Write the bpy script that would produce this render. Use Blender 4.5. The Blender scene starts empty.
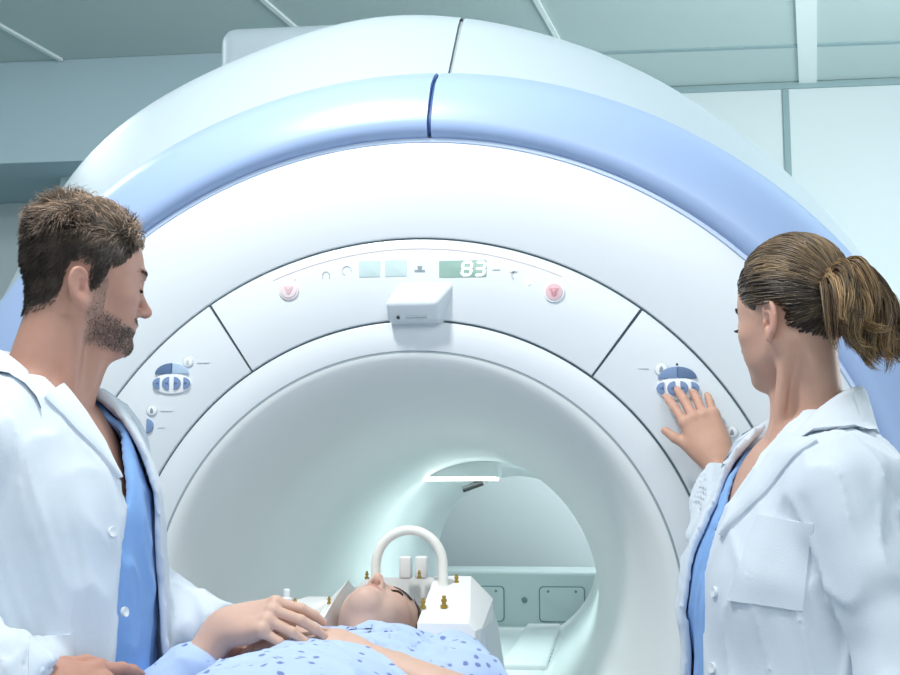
import bpy, math, random
import numpy as np
from mathutils import Vector, Matrix

random.seed(7)
RNG = np.random.default_rng(11)
S = bpy.context.scene
C = S.collection
PI = math.pi

# ------------------------------------------------------------------ camera, world, lights, exposure
cam_d = bpy.data.cameras.new('camera')
cam = bpy.data.objects.new('camera', cam_d)
C.objects.link(cam)
cam_d.sensor_width = 36.0
cam_d.lens = 36.0 * 1250 / 900
cam.location = (0.374, -2.411, 1.326)
cam.rotation_euler = (PI / 2 + 0.1305, 0, 0.1235)
# the fit has the axis of the bore to the right of the view axis: the view turns left
cam_d.clip_start = 0.05
S.camera = cam

S.view_settings.view_transform = 'Standard'
S.view_settings.look = 'None'
S.view_settings.gamma = 1
S.view_settings.use_curve_mapping = False
S.view_settings.exposure = 0.06

world = bpy.data.worlds.new('world')
S.world = world
world.use_nodes = True
bg = world.node_tree.nodes['Background']
bg.inputs[0].default_value = (0.78, 0.88, 0.94, 1)
bg.inputs[1].default_value = 0.66


def area(name, loc, target, sx, sy, power, col):
    l = bpy.data.lights.new(name, 'AREA')
    l.shape = 'RECTANGLE'
    l.size, l.size_y = sx, sy
    l.energy = power
    l.color = col
    o = bpy.data.objects.new(name, l)
    C.objects.link(o)
    o.location = loc
    d = Vector(target) - Vector(loc)
    o.rotation_euler = d.to_track_quat('-Z', 'Y').to_euler()
    return o


area('ceiling_key', (-0.42, -0.95, 3.28), (-0.02, 0.1, 1.3), 0.24, 0.24, 38, (1.0, 0.985, 0.96))
area('front_fill', (0.8, -2.5, 3.1), (-0.25, 0.2, 1.0), 1.6, 1.2, 28, (0.97, 0.98, 1.0))  # added soft fill from the camera side, aimed into the bore
area('left_fill', (-2.1, 1.3, 3.3), (-2.3, 1.8, 0.0), 0.6, 0.6, 16, (0.9, 0.98, 1.0))  # fill added to lift the left wall
area('right_window', (2.80, 1.3, 1.9), (0.9, 2.2, 1.7), 1.6, 1.9, 130, (0.97, 0.99, 1.0))
area('rear_fill', (0.35, 3.12, 2.25), (0.25, 3.7, 0.9), 0.9, 0.3, 11, (0.95, 0.98, 1.0))  # unseen fill added behind the gantry to brighten the back wall
area('bore_glow', (-0.05, 1.7, 1.38), (-0.05, 1.6, 0.0), 0.22, 1.2, 2.6, (0.78, 1.0, 0.99))


# ------------------------------------------------------------------ materials
def mat(name, col, rough=0.5, metal=0.0, spec=0.5, coat=0.0, noise=0.0, nscale=30.0, bump=0.0, bscale=200.0,
        sss=0.0, sssr=(0.02, 0.008, 0.004), emit=None, estr=0.0, sheen=0.0, attr=None, alpha=None):
    m = bpy.data.materials.new(name)
    m.use_nodes = True
    nt = m.node_tree
    b = nt.nodes['Principled BSDF']
    b.inputs['Base Color'].default_value = (*col, 1)
    b.inputs['Roughness'].default_value = rough
    b.inputs['Metallic'].default_value = metal
    b.inputs['Specular IOR Level'].default_value = spec
    b.inputs['Coat Weight'].default_value = coat
    if sheen:
        b.inputs['Sheen Weight'].default_value = sheen
    if sss:
        b.inputs['Subsurface Weight'].default_value = sss
        b.inputs['Subsurface Radius'].default_value = sssr
        b.inputs['Subsurface Scale'].default_value = 1.0
    if emit:
        b.inputs['Emission Color'].default_value = (*emit, 1)
        b.inputs['Emission Strength'].default_value = estr
    src = None
    if attr:
        a = nt.nodes.new('ShaderNodeAttribute')
        a.attribute_name = attr
        src = a.outputs['Color']
    tc = nt.nodes.new('ShaderNodeTexCoord')
    if noise:
        n = nt.nodes.new('ShaderNodeTexNoise')
        n.inputs['Scale'].default_value = nscale
        n.inputs['Detail'].default_value = 4
        nt.links.new(tc.outputs['Object'], n.inputs['Vector'])
        mx = nt.nodes.new('ShaderNodeMix')
        mx.data_type = 'RGBA'
        mx.blend_type = 'MULTIPLY'
        mr = nt.nodes.new('ShaderNodeMapRange')
        mr.inputs[3].default_value = 1 - noise
        mr.inputs[4].default_value = 1 + noise
        nt.links.new(n.outputs['Fac'], mr.inputs[0])
        mx.inputs[0].default_value = 1
        if src:
            nt.links.new(src, mx.inputs[6])
        else:
            mx.inputs[6].default_value = (*col, 1)
        nt.links.new(mr.outputs[0], mx.inputs[7])
        src = mx.outputs[2]
    if src:
        nt.links.new(src, b.inputs['Base Color'])
    if bump:
        n = nt.nodes.new('ShaderNodeTexNoise')
        n.inputs['Scale'].default_value = bscale
        n.inputs['Detail'].default_value = 3
        nt.links.new(tc.outputs['Object'], n.inputs['Vector'])
        bp = nt.nodes.new('ShaderNodeBump')
        bp.inputs['Strength'].default_value = bump
        bp.inputs['Distance'].default_value = 0.002
        nt.links.new(n.outputs['Fac'], bp.inputs['Height'])
        nt.links.new(bp.outputs[0], b.inputs['Normal'])
    return m


def srgb(r, g, b):
    def f(c):
        c /= 255
        return c / 12.92 if c <= 0.04045 else ((c + 0.055) / 1.055) ** 2.4
    return (f(r), f(g), f(b))


M = {}
M['white'] = mat('scanner_white', srgb(224, 231, 237), 0.32, noise=0.012, nscale=3, bump=0.04, bscale=900)
M['shell'] = mat('shell_white', srgb(184, 199, 208), 0.4, noise=0.012, nscale=3)
M['liner'] = mat('bore_liner_white', srgb(236, 241, 242), 0.38, noise=0.01, nscale=3)
M['band'] = mat('pale_blue_plastic', srgb(160, 184, 224), 0.35, noise=0.015, nscale=4)
M['bandlip'] = mat('paler_blue_plastic', srgb(196, 214, 240), 0.35, noise=0.01)
M['seam'] = mat('dark_seam', srgb(96, 116, 124), 0.7, noise=0.05)
M['greyseam'] = mat('grey_gasket', srgb(158, 172, 178), 0.6, noise=0.05)
M['blueseam'] = mat('blue_seam', srgb(60, 90, 140), 0.6, noise=0.05)
M['keywhite'] = mat('key_white', srgb(240, 243, 248), 0.35, noise=0.01)
M['keyblue'] = mat('key_blue', srgb(122, 148, 188), 0.4, noise=0.05, nscale=120)
M['keydark'] = mat('key_dark_blue', srgb(92, 118, 156), 0.4, noise=0.05, nscale=120)
M['keypale'] = mat('key_pale_blue', srgb(180, 204, 228), 0.4, noise=0.04, nscale=120)
M['mark'] = mat('printed_grey', srgb(200, 210, 215), 0.6, noise=0.03)
M['markdark'] = mat('printed_dark_grey', srgb(142, 156, 164), 0.6, noise=0.03)
M['pink'] = mat('stop_pink', srgb(228, 192, 199), 0.5, noise=0.03)
M['pinkdark'] = mat('stop_red_pink', srgb(212, 150, 160), 0.5, noise=0.03)
M['pinkpale'] = mat('stop_pale_pink', srgb(236, 222, 226), 0.5, noise=0.02)
M['lcd'] = mat('display_pale_teal', srgb(196, 218, 220), 0.25, noise=0.03, nscale=60)
M['lcdgreen'] = mat('display_grey_green', srgb(150, 182, 172), 0.25, noise=0.03, nscale=60)
M['digit'] = mat('lit_digit', (1, 1, 1), 0.4, emit=(0.95, 1, 0.9), estr=1.6)
M['led'] = mat('lit_indicator', (1, 1, 1), 0.4, emit=(0.92, 1, 0.95), estr=1.2)
M['striplight'] = mat('bore_light', (1, 1, 1), 0.4, emit=(0.93, 1.0, 0.95), estr=9.0)
M['stripframe'] = mat('bore_light_frame', srgb(150, 205, 185), 0.4, noise=0.02)
M['black'] = mat('black_plastic', srgb(24, 30, 34), 0.5, noise=0.05)
M['teal'] = mat('pale_teal_plastic', srgb(198, 215, 215), 0.4, noise=0.015, nscale=5)
M['tealdark'] = mat('teal_gasket', srgb(110, 142, 148), 0.5, noise=0.03)
M['coil'] = mat('coil_white', srgb(238, 239, 238), 0.35, noise=0.01)
M['coilside'] = mat('coil_grey_white', srgb(214, 222, 226), 0.4, noise=0.01)
M['brass'] = mat('brass', srgb(190, 160, 80), 0.35, metal=0.8, noise=0.05)
M['tube'] = mat('white_tube', srgb(240, 240, 232), 0.4, noise=0.01)
M['wall'] = mat('painted_wall', srgb(204, 216, 218), 0.8, noise=0.02, nscale=2, bump=0.05, bscale=300)
M['bulk'] = mat('painted_bulkhead', srgb(172, 194, 202), 0.8, noise=0.02, nscale=2, bump=0.05, bscale=300)
M['ceil'] = mat('ceiling_tile', srgb(180, 198, 196), 0.9, noise=0.02, nscale=6, bump=0.08, bscale=260)
M['bar'] = mat('ceiling_bar', srgb(222, 232, 230), 0.6, noise=0.01)
M['barshade'] = mat('ceiling_groove', srgb(140, 165, 168), 0.8, noise=0.02)
M['floor'] = mat('vinyl_floor', srgb(170, 186, 192), 0.4, noise=0.04, nscale=12)
M['tabletop'] = mat('table_white', srgb(232, 236, 238), 0.4, noise=0.01)
M['mattress'] = mat('table_mattress', srgb(205, 218, 230), 0.8, noise=0.03, nscale=60, bump=0.2, bscale=500)
M['coat'] = mat('lab_coat_cotton', srgb(212, 222, 232), 0.85, noise=0.02, nscale=90, bump=0.22, bscale=700, sheen=0.15)
M['scrub'] = mat('blue_scrub_cotton', srgb(128, 172, 228), 0.85, noise=0.05, nscale=60, bump=0.25, bscale=600, sheen=0.1)
M['button'] = mat('coat_button', srgb(226, 232, 238), 0.35, noise=0.02)
M['skin'] = mat('skin', (0.6, 0.4, 0.32), 0.5, spec=0.4, noise=0.06, nscale=55, bump=0.12, bscale=420, sss=0.12,
                sssr=(0.012, 0.004, 0.002), attr='tint')
M['hair'] = mat('hair', (0.1, 0.07, 0.05), 0.42, spec=0.5, attr='tint')
M['eye'] = mat('eye_white', srgb(225, 222, 218), 0.2, noise=0.02)


def gown_material():
    m = mat('gown_cotton', srgb(206, 220, 244), 0.85, bump=0.25, bscale=500, sheen=0.1)
    nt = m.node_tree
    b = nt.nodes['Principled BSDF']
    tc = nt.nodes.new('ShaderNodeTexCoord')
    v = nt.nodes.new('ShaderNodeTexVoronoi')
    v.inputs['Scale'].default_value = 46
    v.inputs['Randomness'].default_value = 0.75
    nz = nt.nodes.new('ShaderNodeTexNoise')
    nz.inputs['Scale'].default_value = 130
    nt.links.new(tc.outputs['Object'], nz.inputs['Vector'])
    ad = nt.nodes.new('ShaderNodeMath')
    ad.operation = 'MULTIPLY_ADD'
    ad.inputs[1].default_value = 0.28
    nt.links.new(tc.outputs['Object'], v.inputs['Vector'])
    nt.links.new(nz.outputs['Fac'], ad.inputs[0])
    nt.links.new(v.outputs['Distance'], ad.inputs[2])
    r = nt.nodes.new('ShaderNodeValToRGB')
    r.color_ramp.elements[0].position = 0.30
    r.color_ramp.elements[0].color = (*srgb(112, 130, 186), 1)
    r.color_ramp.elements[1].position = 0.40
    r.color_ramp.elements[1].color = (*srgb(182, 204, 242), 1)
    nt.links.new(ad.outputs[0], r.inputs[0])
    nt.links.new(r.outputs[0], b.inputs['Base Color'])
    return m


M['gown'] = gown_material()


# ------------------------------------------------------------------ mesh helpers
def mesh_np(name, verts, quads=None, tris=None, polys=None, smooth=True):
    me = bpy.data.meshes.new(name)
    if polys is not None:
        me.from_pydata([tuple(map(float, v)) for v in verts], [], polys)
    else:
        verts = np.asarray(verts, np.float32)
        parts = []
        sizes = []
        if quads is not None and len(quads):
            parts.append(np.asarray(quads, np.int32).ravel())
            sizes += [4] * len(quads)
        if tris is not None and len(tris):
            parts.append(np.asarray(tris, np.int32).ravel())
            sizes += [3] * len(tris)
        loops = np.concatenate(parts)
        sizes = np.array(sizes, np.int32)
        me.vertices.add(len(verts))
        me.vertices.foreach_set('co', verts.ravel())
        me.loops.add(len(loops))
        me.loops.foreach_set('vertex_index', loops)
        me.polygons.add(len(sizes))
        st = np.concatenate([[0], np.cumsum(sizes)[:-1]]).astype(np.int32)
        me.polygons.foreach_set('loop_start', st)
        me.polygons.foreach_set('loop_total', sizes)
        me.update(calc_edges=True)
    me.validate()
    if smooth:
        me.polygons.foreach_set('use_smooth', [True] * len(me.polygons))
    return me


def link(name, me, m, parent=None, sharp=None):
    o = bpy.data.objects.new(name, me)
    C.objects.link(o)
    if m is not None:
        me.materials.append(m)
    if parent is not None:
        o.parent = parent
    if sharp is not None:
        try:
            me.set_sharp_from_angle(angle=math.radians(sharp))
        except Exception:
            pass
    return o


def tag(o, label, cat, group=None):
    o['label'] = label
    o['category'] = cat
    if group:
        o['group'] = group
    return o


def empty(name, loc, label, cat, group=None):
    o = bpy.data.objects.new(name, None)
    C.objects.link(o)
    o.location = loc
    o.empty_display_size = 0.1
    return tag(o, label, cat, group)


def struct(o):
    o['kind'] = 'structure'
    return o


def local(o, parent):
    """keep a mesh given in world coordinates in place under a moved parent"""
    o.parent = parent
    o.matrix_parent_inverse = Matrix.Translation(-Vector(parent.location))
    return o


ISO = 1.1


def revolve(name, prof, a0, a1, n, m, parent, rf=None, closed=True, caps=True, sharp=40):
    """sweep a profile of (radius, y) round the scanner axis; angles in degrees; rf(theta)->radius factor"""
    full = abs(a1 - a0) >= 359.9
    k = len(prof)
    th = np.radians(np.linspace(a0, a1, n + 1))
    if full:
        th = th[:-1]
    V = []
    for t in th:
        s = rf(t) if rf else 1.0
        for r, y in prof:
            V.append((r * s * math.cos(t), y, ISO + r * s * math.sin(t)))
    P = []
    m_ = len(th)
    for i in range(m_ if full else m_ - 1):
        j = (i + 1) % m_
        for q in range(k if closed else k - 1):
            w = (q + 1) % k
            P.append((i * k + q, i * k + w, j * k + w, j * k + q))
    if closed and caps and not full:
        P.append(tuple(range(k)))
        P.append(tuple(reversed(range((m_ - 1) * k, m_ * k))))
    me = mesh_np(name, V, polys=P)
    o = link(name, me, m, None, sharp)
    fix_normals(me)
    if parent:
        local(o, parent)
    return o


def fix_normals(me):
    import bmesh
    bm = bmesh.new()
    bm.from_mesh(me)
    bmesh.ops.recalc_face_normals(bm, faces=bm.faces)
    bm.to_mesh(me)
    bm.free()


def plate(r0, r1, y=0.0, d=0.02, b=0.004):
    return [(r0, y + d), (r0, y + b), (r0 + b * .3, y + b * .3), (r0 + b, y), (r1 - b, y), (r1 - b * .3, y + b * .3), (r1, y + b), (r1, y + d)]


def slab(name, pts, y0, y1, m, parent, bev=0.0008, sharp=35):
    """an outline in the x,z plane given real thickness from y0 (front) to y1 (back)"""
    import bmesh
    bm = bmesh.new()
    vs = [bm.verts.new((p[0], y1, p[1])) for p in pts]
    f = bm.faces.new(vs)
    r = bmesh.ops.extrude_face_region(bm, geom=[f])
    nv = [v for v in r['geom'] if isinstance(v, bmesh.types.BMVert)]
    for v in nv:
        v.co.y = y0
    bmesh.ops.recalc_face_normals(bm, faces=bm.faces)
    if bev:
        ed = [e for e in bm.edges if all(abs(v.co.y - y0) < 1e-6 for v in e.verts)]
        bmesh.ops.bevel(bm, geom=ed, offset=bev, segments=2, affect='EDGES', profile=0.6)
    me = bpy.data.meshes.new(name)
    bm.to_mesh(me)
    bm.free()
    me.polygons.foreach_set('use_smooth', [True] * len(me.polygons))
    o = link(name, me, m, None, sharp)
    if parent:
        local_deep(o, parent)
    return o


def world_loc(o):
    v = Vector((0, 0, 0))
    while o is not None:
        v = v + o.location + (o.matrix_parent_inverse.translation if o.parent else Vector((0, 0, 0)))
        o = o.parent
    return v


def local_deep(o, parent):
    o.parent = parent
    o.matrix_parent_inverse = Matrix.Translation(-world_loc(parent))
    return o


def ell(cx, cz, rx, rz, n=32, a0=0, a1=360):
    full = abs(a1 - a0) > 359
    A = np.radians(np.linspace(a0, a1, n, endpoint=not full))
    return [(cx + rx * math.cos(a), cz + rz * math.sin(a)) for a in A]


def rrect(cx, cz, w, h, r, n=6):
    out = []
    for sx, sz, s in ((1, 1, 0), (-1, 1, 90), (-1, -1, 180), (1, -1, 270)):
        for i in range(n + 1):
            a = math.radians(s + 90 * i / n)
            out.append((cx + sx * (w / 2 - r) + r * math.cos(a), cz + sz * (h / 2 - r) + r * math.sin(a)))
    return out


def box(name, lo, hi, m, parent=None, bev=0.004, seg=3):
    import bmesh
    bm = bmesh.new()
    bmesh.ops.create_cube(bm, size=1)
    for v in bm.verts:
        v.co = Vector([(lo[i] + hi[i]) / 2 + v.co[i] * (hi[i] - lo[i]) for i in range(3)])
    if bev:
        bmesh.ops.bevel(bm, geom=list(bm.edges), offset=bev, segments=seg, affect='EDGES', profile=0.5)
    me = bpy.data.meshes.new(name)
    bm.to_mesh(me)
    bm.free()
    me.polygons.foreach_set('use_smooth', [True] * len(me.polygons))
    o = link(name, me, m, None, 40)
    if parent:
        local_deep(o, parent)
    return o


def tube_mesh(pts, rad, n=12, caps=True):
    """a tube along points; rad is a number or a list"""
    P = [Vector(p) for p in pts]
    k = len(P)
    rad = [rad] * k if not hasattr(rad, '__len__') else rad
    V, F = [], []
    t = (P[1] - P[0]).normalized()
    u = t.orthogonal().normalized()
    for i in range(k):
        t = (P[min(i + 1, k - 1)] - P[max(i - 1, 0)]).normalized()
        u = (u - t * u.dot(t)).normalized()
        w = t.cross(u)
        for j in range(n):
            a = 2 * PI * j / n
            V.append(tuple(P[i] + (u * math.cos(a) + w * math.sin(a)) * rad[i]))
    for i in range(k - 1):
        for j in range(n):
            F.append((i * n + j, i * n + (j + 1) % n, (i + 1) * n + (j + 1) % n, (i + 1) * n + j))
    if caps:
        F.append(tuple(reversed(range(n))))
        F.append(tuple(range((k - 1) * n, k * n)))
    return V, F


def tube(name, pts, rad, m, parent=None, n=12):
    V, F = tube_mesh(pts, rad, n)
    o = link(name, mesh_np(name, V, polys=F), m, None, 50)
    if parent:
        local_deep(o, parent)
    return o


def lathe(name, prof, loc, m, parent=None, n=20):
    V, F = [], []
    k = len(prof)
    for i in range(n):
        a = 2 * PI * i / n
        for r, z in prof:
            V.append((loc[0] + r * math.cos(a), loc[1] + r * math.sin(a), loc[2] + z))
    for i in range(n):
        j = (i + 1) % n
        for q in range(k - 1):
            F.append((i * k + q, j * k + q, j * k + q + 1, i * k + q + 1))
    F.append(tuple(i * k + k - 1 for i in range(n)))
    F.append(tuple(i * k for i in reversed(range(n))))
    o = link(name, mesh_np(name, V, polys=F), m, None, 35)
    if parent:
        local_deep(o, parent)
    return o


# ------------------------------------------------------------------ sculpting: fields of blended solids turned into meshes
class Field:
    def __init__(self, lo, hi, h):
        self.lo = np.array(lo, np.float32)
        self.h = h
        self.n = np.ceil((np.array(hi) - self.lo) / h).astype(int) + 1
        self.F = np.full(self.n, 0.5, np.float32)
        self.R = np.eye(3)
        self.t = np.zeros(3)
        self.s = 1.0

    def frame(self, R=None, t=None, s=None):
        self.R = np.eye(3) if R is None else np.array(R, float)
        self.t = np.zeros(3) if t is None else np.array(t, float)
        if R is None:
            self.s = 1.0
        if s is not None:
            self.s = s
        return self

    def block(self, llo, lhi, pad):
        """grid slices and local coordinates for a local box"""
        cs = np.array([[(llo, lhi)[i][0], (llo, lhi)[j][1], (llo, lhi)[k][2]] for i in (0, 1) for j in (0, 1) for k in (0, 1)])
        w = cs @ self.R.T * self.s + self.t
        a = np.floor((w.min(0) - pad - self.lo) / self.h).astype(int)
        b = np.ceil((w.max(0) + pad - self.lo) / self.h).astype(int) + 1
        a = np.maximum(a, 0)
        b = np.minimum(b, self.n)
        if (b <= a).any():
            return None
        sl = tuple(slice(a[i], b[i]) for i in range(3))
        ax = [self.lo[i] + self.h * np.arange(a[i], b[i], dtype=np.float32) - np.float32(self.t[i]) for i in range(3)]
        X, Y, Z = ax[0][:, None, None], ax[1][None, :, None], ax[2][None, None, :]
        R = (self.R / self.s).astype(np.float32)
        lx = R[0, 0] * X + R[1, 0] * Y + R[2, 0] * Z
        ly = R[0, 1] * X + R[1, 1] * Y + R[2, 1] * Z
        lz = R[0, 2] * X + R[1, 2] * Y + R[2, 2] * Z
        return sl, lx, ly, lz

    def put(self, fn, llo, lhi, k=0.01, op='u'):
        b = self.block(np.array(llo, float), np.array(lhi, float), k + 3 * self.h)
        if b is None:
            return
        sl, x, y, z = b
        d = (fn(x, y, z) * self.s).astype(np.float32)
        k = k * self.s
        A = self.F[sl]
        if op == 'u':
            self.F[sl] = smin(A, d, k)
        elif op == 's':
            self.F[sl] = -smin(-A, d, k)
        elif op == 'i':
            self.F[sl] = -smin(-A, -d, k)
        elif op == 'a':
            self.F[sl] = A + d

    def ell(self, c, r, k=0.01, op='u', rot=None):
        c, r = np.array(c, float), np.array(r, float)
        if rot is None:
            self.put(lambda x, y, z: ell_d(x - c[0], y - c[1], z - c[2], r), c - r, c + r, k, op)
        else:
            R0, t0 = self.R, self.t
            self.frame(R0 @ rot, R0 @ c * self.s + t0)
            self.put(lambda x, y, z: ell_d(x, y, z, r), -r, r, k, op)
            self.frame(R0, t0)

    def cone(self, a, b, ra, rb, k=0.01, op='u', flat=None):
        """a rounded cone; flat = (axis, factor) squeezes it along a local axis"""
        a, b = np.array(a, float), np.array(b, float)
        m = max(ra, rb)
        s = np.ones(3)
        if flat:
            s[flat[0]] = flat[1]
        lo = np.minimum(a, b) - m * s
        hi = np.maximum(a, b) + m * s
        self.put(lambda x, y, z: cone_d(x, y, z, a, b, ra, rb, s), lo, hi, k, op)

    def chain(self, pts, rads, k=0.01, op='u', flat=None, kk=0.006):
        """several cones in a row taken as one solid"""
        pts = [np.array(p, float) for p in pts]
        s = np.ones(3)
        if flat:
            s[flat[0]] = flat[1]
        m = max(rads)
        lo = np.min(pts, 0) - m * s
        hi = np.max(pts, 0) + m * s

        def fn(x, y, z):
            d = None
            for i in range(len(pts) - 1):
                e = cone_d(x, y, z, pts[i], pts[i + 1], rads[i], rads[i + 1], s)
                d = e if d is None else smin(d, e, kk)
            return d
        self.put(fn, lo, hi, k, op)

    def sample(self, P):
        """trilinear lookup at world points"""
        g = (np.asarray(P) - self.lo) / self.h
        g = np.clip(g, 0, self.n - 1.001)
        i = g.astype(int)
        f = g - i
        out = 0
        for a in (0, 1):
            for b in (0, 1):
                for c in (0, 1):
                    w = (f[:, 0] if a else 1 - f[:, 0]) * (f[:, 1] if b else 1 - f[:, 1]) * (f[:, 2] if c else 1 - f[:, 2])
                    out = out + w * self.F[i[:, 0] + a, i[:, 1] + b, i[:, 2] + c]
        return out

    def grad(self, P):
        e = self.h
        return np.stack([self.sample(P + np.eye(3)[i] * e) - self.sample(P - np.eye(3)[i] * e) for i in range(3)], 1)

    def coords(self):
        ax = [self.lo[i] + self.h * np.arange(self.n[i], dtype=np.float32) for i in range(3)]
        return ax[0][:, None, None], ax[1][None, :, None], ax[2][None, None, :]

    def march(self, O, D, t0, t1, steps=60):
        """first point along rays (from t0 to t1) where the field turns positive (going out) or negative (going in)"""
        T = np.linspace(t0, t1, steps)
        prev = self.sample(O + D * T[0])
        hit = np.full(len(O), np.nan)
        for i in range(1, steps):
            cur = self.sample(O + D * T[i])
            cross = np.isnan(hit) & ((prev < 0) != (cur < 0))
            f = prev / (prev - cur + 1e-12)
            hit = np.where(cross, T[i - 1] + f * (T[i] - T[i - 1]), hit)
            prev = cur
        return hit

    def mesh(self, smooth=2):
        return surface_nets(self.F, self.lo, self.h, smooth)


def smin(a, b, k):
    if k <= 0:
        return np.minimum(a, b)
    h = np.maximum(k - np.abs(a - b), 0)
    return np.minimum(a, b) - h * h / (4 * k)


def ell_d(x, y, z, r):
    k0 = np.sqrt((x / r[0]) ** 2 + (y / r[1]) ** 2 + (z / r[2]) ** 2)
    k1 = np.sqrt((x / r[0] ** 2) ** 2 + (y / r[1] ** 2) ** 2 + (z / r[2] ** 2) ** 2)
    return k0 * (k0 - 1) / np.maximum(k1, 1e-6)


def cone_d(x, y, z, a, b, ra, rb, s=(1, 1, 1)):
    a, b = a / s, b / s
    u = b - a
    L = float(u @ u) + 1e-12
    px, py, pz = x / s[0] - a[0], y / s[1] - a[1], z / s[2] - a[2]
    t = np.clip((px * u[0] + py * u[1] + pz * u[2]) / L, 0, 1)
    d = np.sqrt((px - t * u[0]) ** 2 + (py - t * u[1]) ** 2 + (pz - t * u[2]) ** 2) - (ra + (rb - ra) * t)
    return d * min(s)


def surface_nets(F, lo, h, smooth=2):
    inside = F < 0
    c = np.zeros(tuple(n - 1 for n in F.shape), np.uint8)
    for i in (0, 1):
        for j in (0, 1):
            for k in (0, 1):
                c += inside[i:F.shape[0] - 1 + i, j:F.shape[1] - 1 + j, k:F.shape[2] - 1 + k]
    act = np.argwhere((c > 0) & (c < 8))
    idx = np.full(c.shape, -1, np.int32)
    idx[act[:, 0], act[:, 1], act[:, 2]] = np.arange(len(act))
    corner = [(i, j, k) for i in (0, 1) for j in (0, 1) for k in (0, 1)]
    val = {q: F[act[:, 0] + q[0], act[:, 1] + q[1], act[:, 2] + q[2]] for q in corner}
    acc = np.zeros((len(act), 3))
    cnt = np.zeros(len(act))
    for q in corner:
        for ax in range(3):
            if q[ax] == 0:
                p = list(q)
                p[ax] = 1
                a, b = val[q], val[tuple(p)]
                m = (a < 0) != (b < 0)
                t = np.where(m, a / (a - b + 1e-20), 0)
                pt = np.array(q, float)[None, :].repeat(len(act), 0)
                pt[:, ax] += t
                acc[m] += pt[m]
                cnt[m] += 1
    V = act + acc / cnt[:, None]
    quads = []
    for ax in range(3):
        a1, a2 = (ax + 1) % 3, (ax + 2) % 3
        sa = [slice(None)] * 3
        sb = [slice(None)] * 3
        sa[ax] = slice(0, -1)
        sb[ax] = slice(1, None)
        A, B = inside[tuple(sa)], inside[tuple(sb)]
        e = np.argwhere(A != B)
        ok = (e[:, a1] > 0) & (e[:, a2] > 0) & (e[:, a1] < F.shape[a1] - 1) & (e[:, a2] < F.shape[a2] - 1)
        e = e[ok]
        flip = B[e[:, 0], e[:, 1], e[:, 2]]
        q = []
        for d1, d2 in ((-1, -1), (0, -1), (0, 0), (-1, 0)):
            w = e.copy()
            w[:, a1] += d1
            w[:, a2] += d2
            q.append(idx[w[:, 0], w[:, 1], w[:, 2]])
        q = np.stack(q, 1)
        q[flip] = q[flip][:, ::-1]
        quads.append(q)
    Q = np.concatenate(quads)
    Q = Q[(Q >= 0).all(1)]
    for _ in range(smooth):
        V = lap(V, Q)
    return V * h + lo, Q


def lap(V, Q, f=0.5):
    n = len(V)
    E = np.concatenate([Q[:, [0, 1]], Q[:, [1, 2]], Q[:, [2, 3]], Q[:, [3, 0]]])
    E = np.concatenate([E, E[:, ::-1]])
    cnt = np.bincount(E[:, 0], minlength=n)
    out = np.stack([np.bincount(E[:, 0], weights=V[E[:, 1], i], minlength=n) for i in range(3)], 1)
    ok = cnt > 0
    W = V.copy()
    W[ok] = V[ok] * (1 - f) + f * out[ok] / cnt[ok, None]
    return W


def rotz(a):
    c, s = math.cos(a), math.sin(a)
    return np.array([[c, -s, 0], [s, c, 0], [0, 0, 1.0]])


def roty(a):
    c, s = math.cos(a), math.sin(a)
    return np.array([[c, 0, s], [0, 1, 0], [-s, 0, c]])


def rotx(a):
    c, s = math.cos(a), math.sin(a)
    return np.array([[1, 0, 0], [0, c, -s], [0, s, c]])


def noise3(P, f, seed=0):
    """smooth cheap noise in -1..1 from warped sines"""
    x, y, z = P[..., 0] * f, P[..., 1] * f, P[..., 2] * f
    s = seed * 1.7
    a = np.sin(x * 1.0 + 1.3 * np.sin(y * .9 + s) + s) * np.cos(y * 1.1 + 1.1 * np.sin(z * .8 - s))
    b = np.sin(z * 1.2 + 1.4 * np.sin(x * .7 + 2 * s) - s) * np.cos(x * .6 + y * .8 + s)
    return 0.5 * (a + b)


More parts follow.
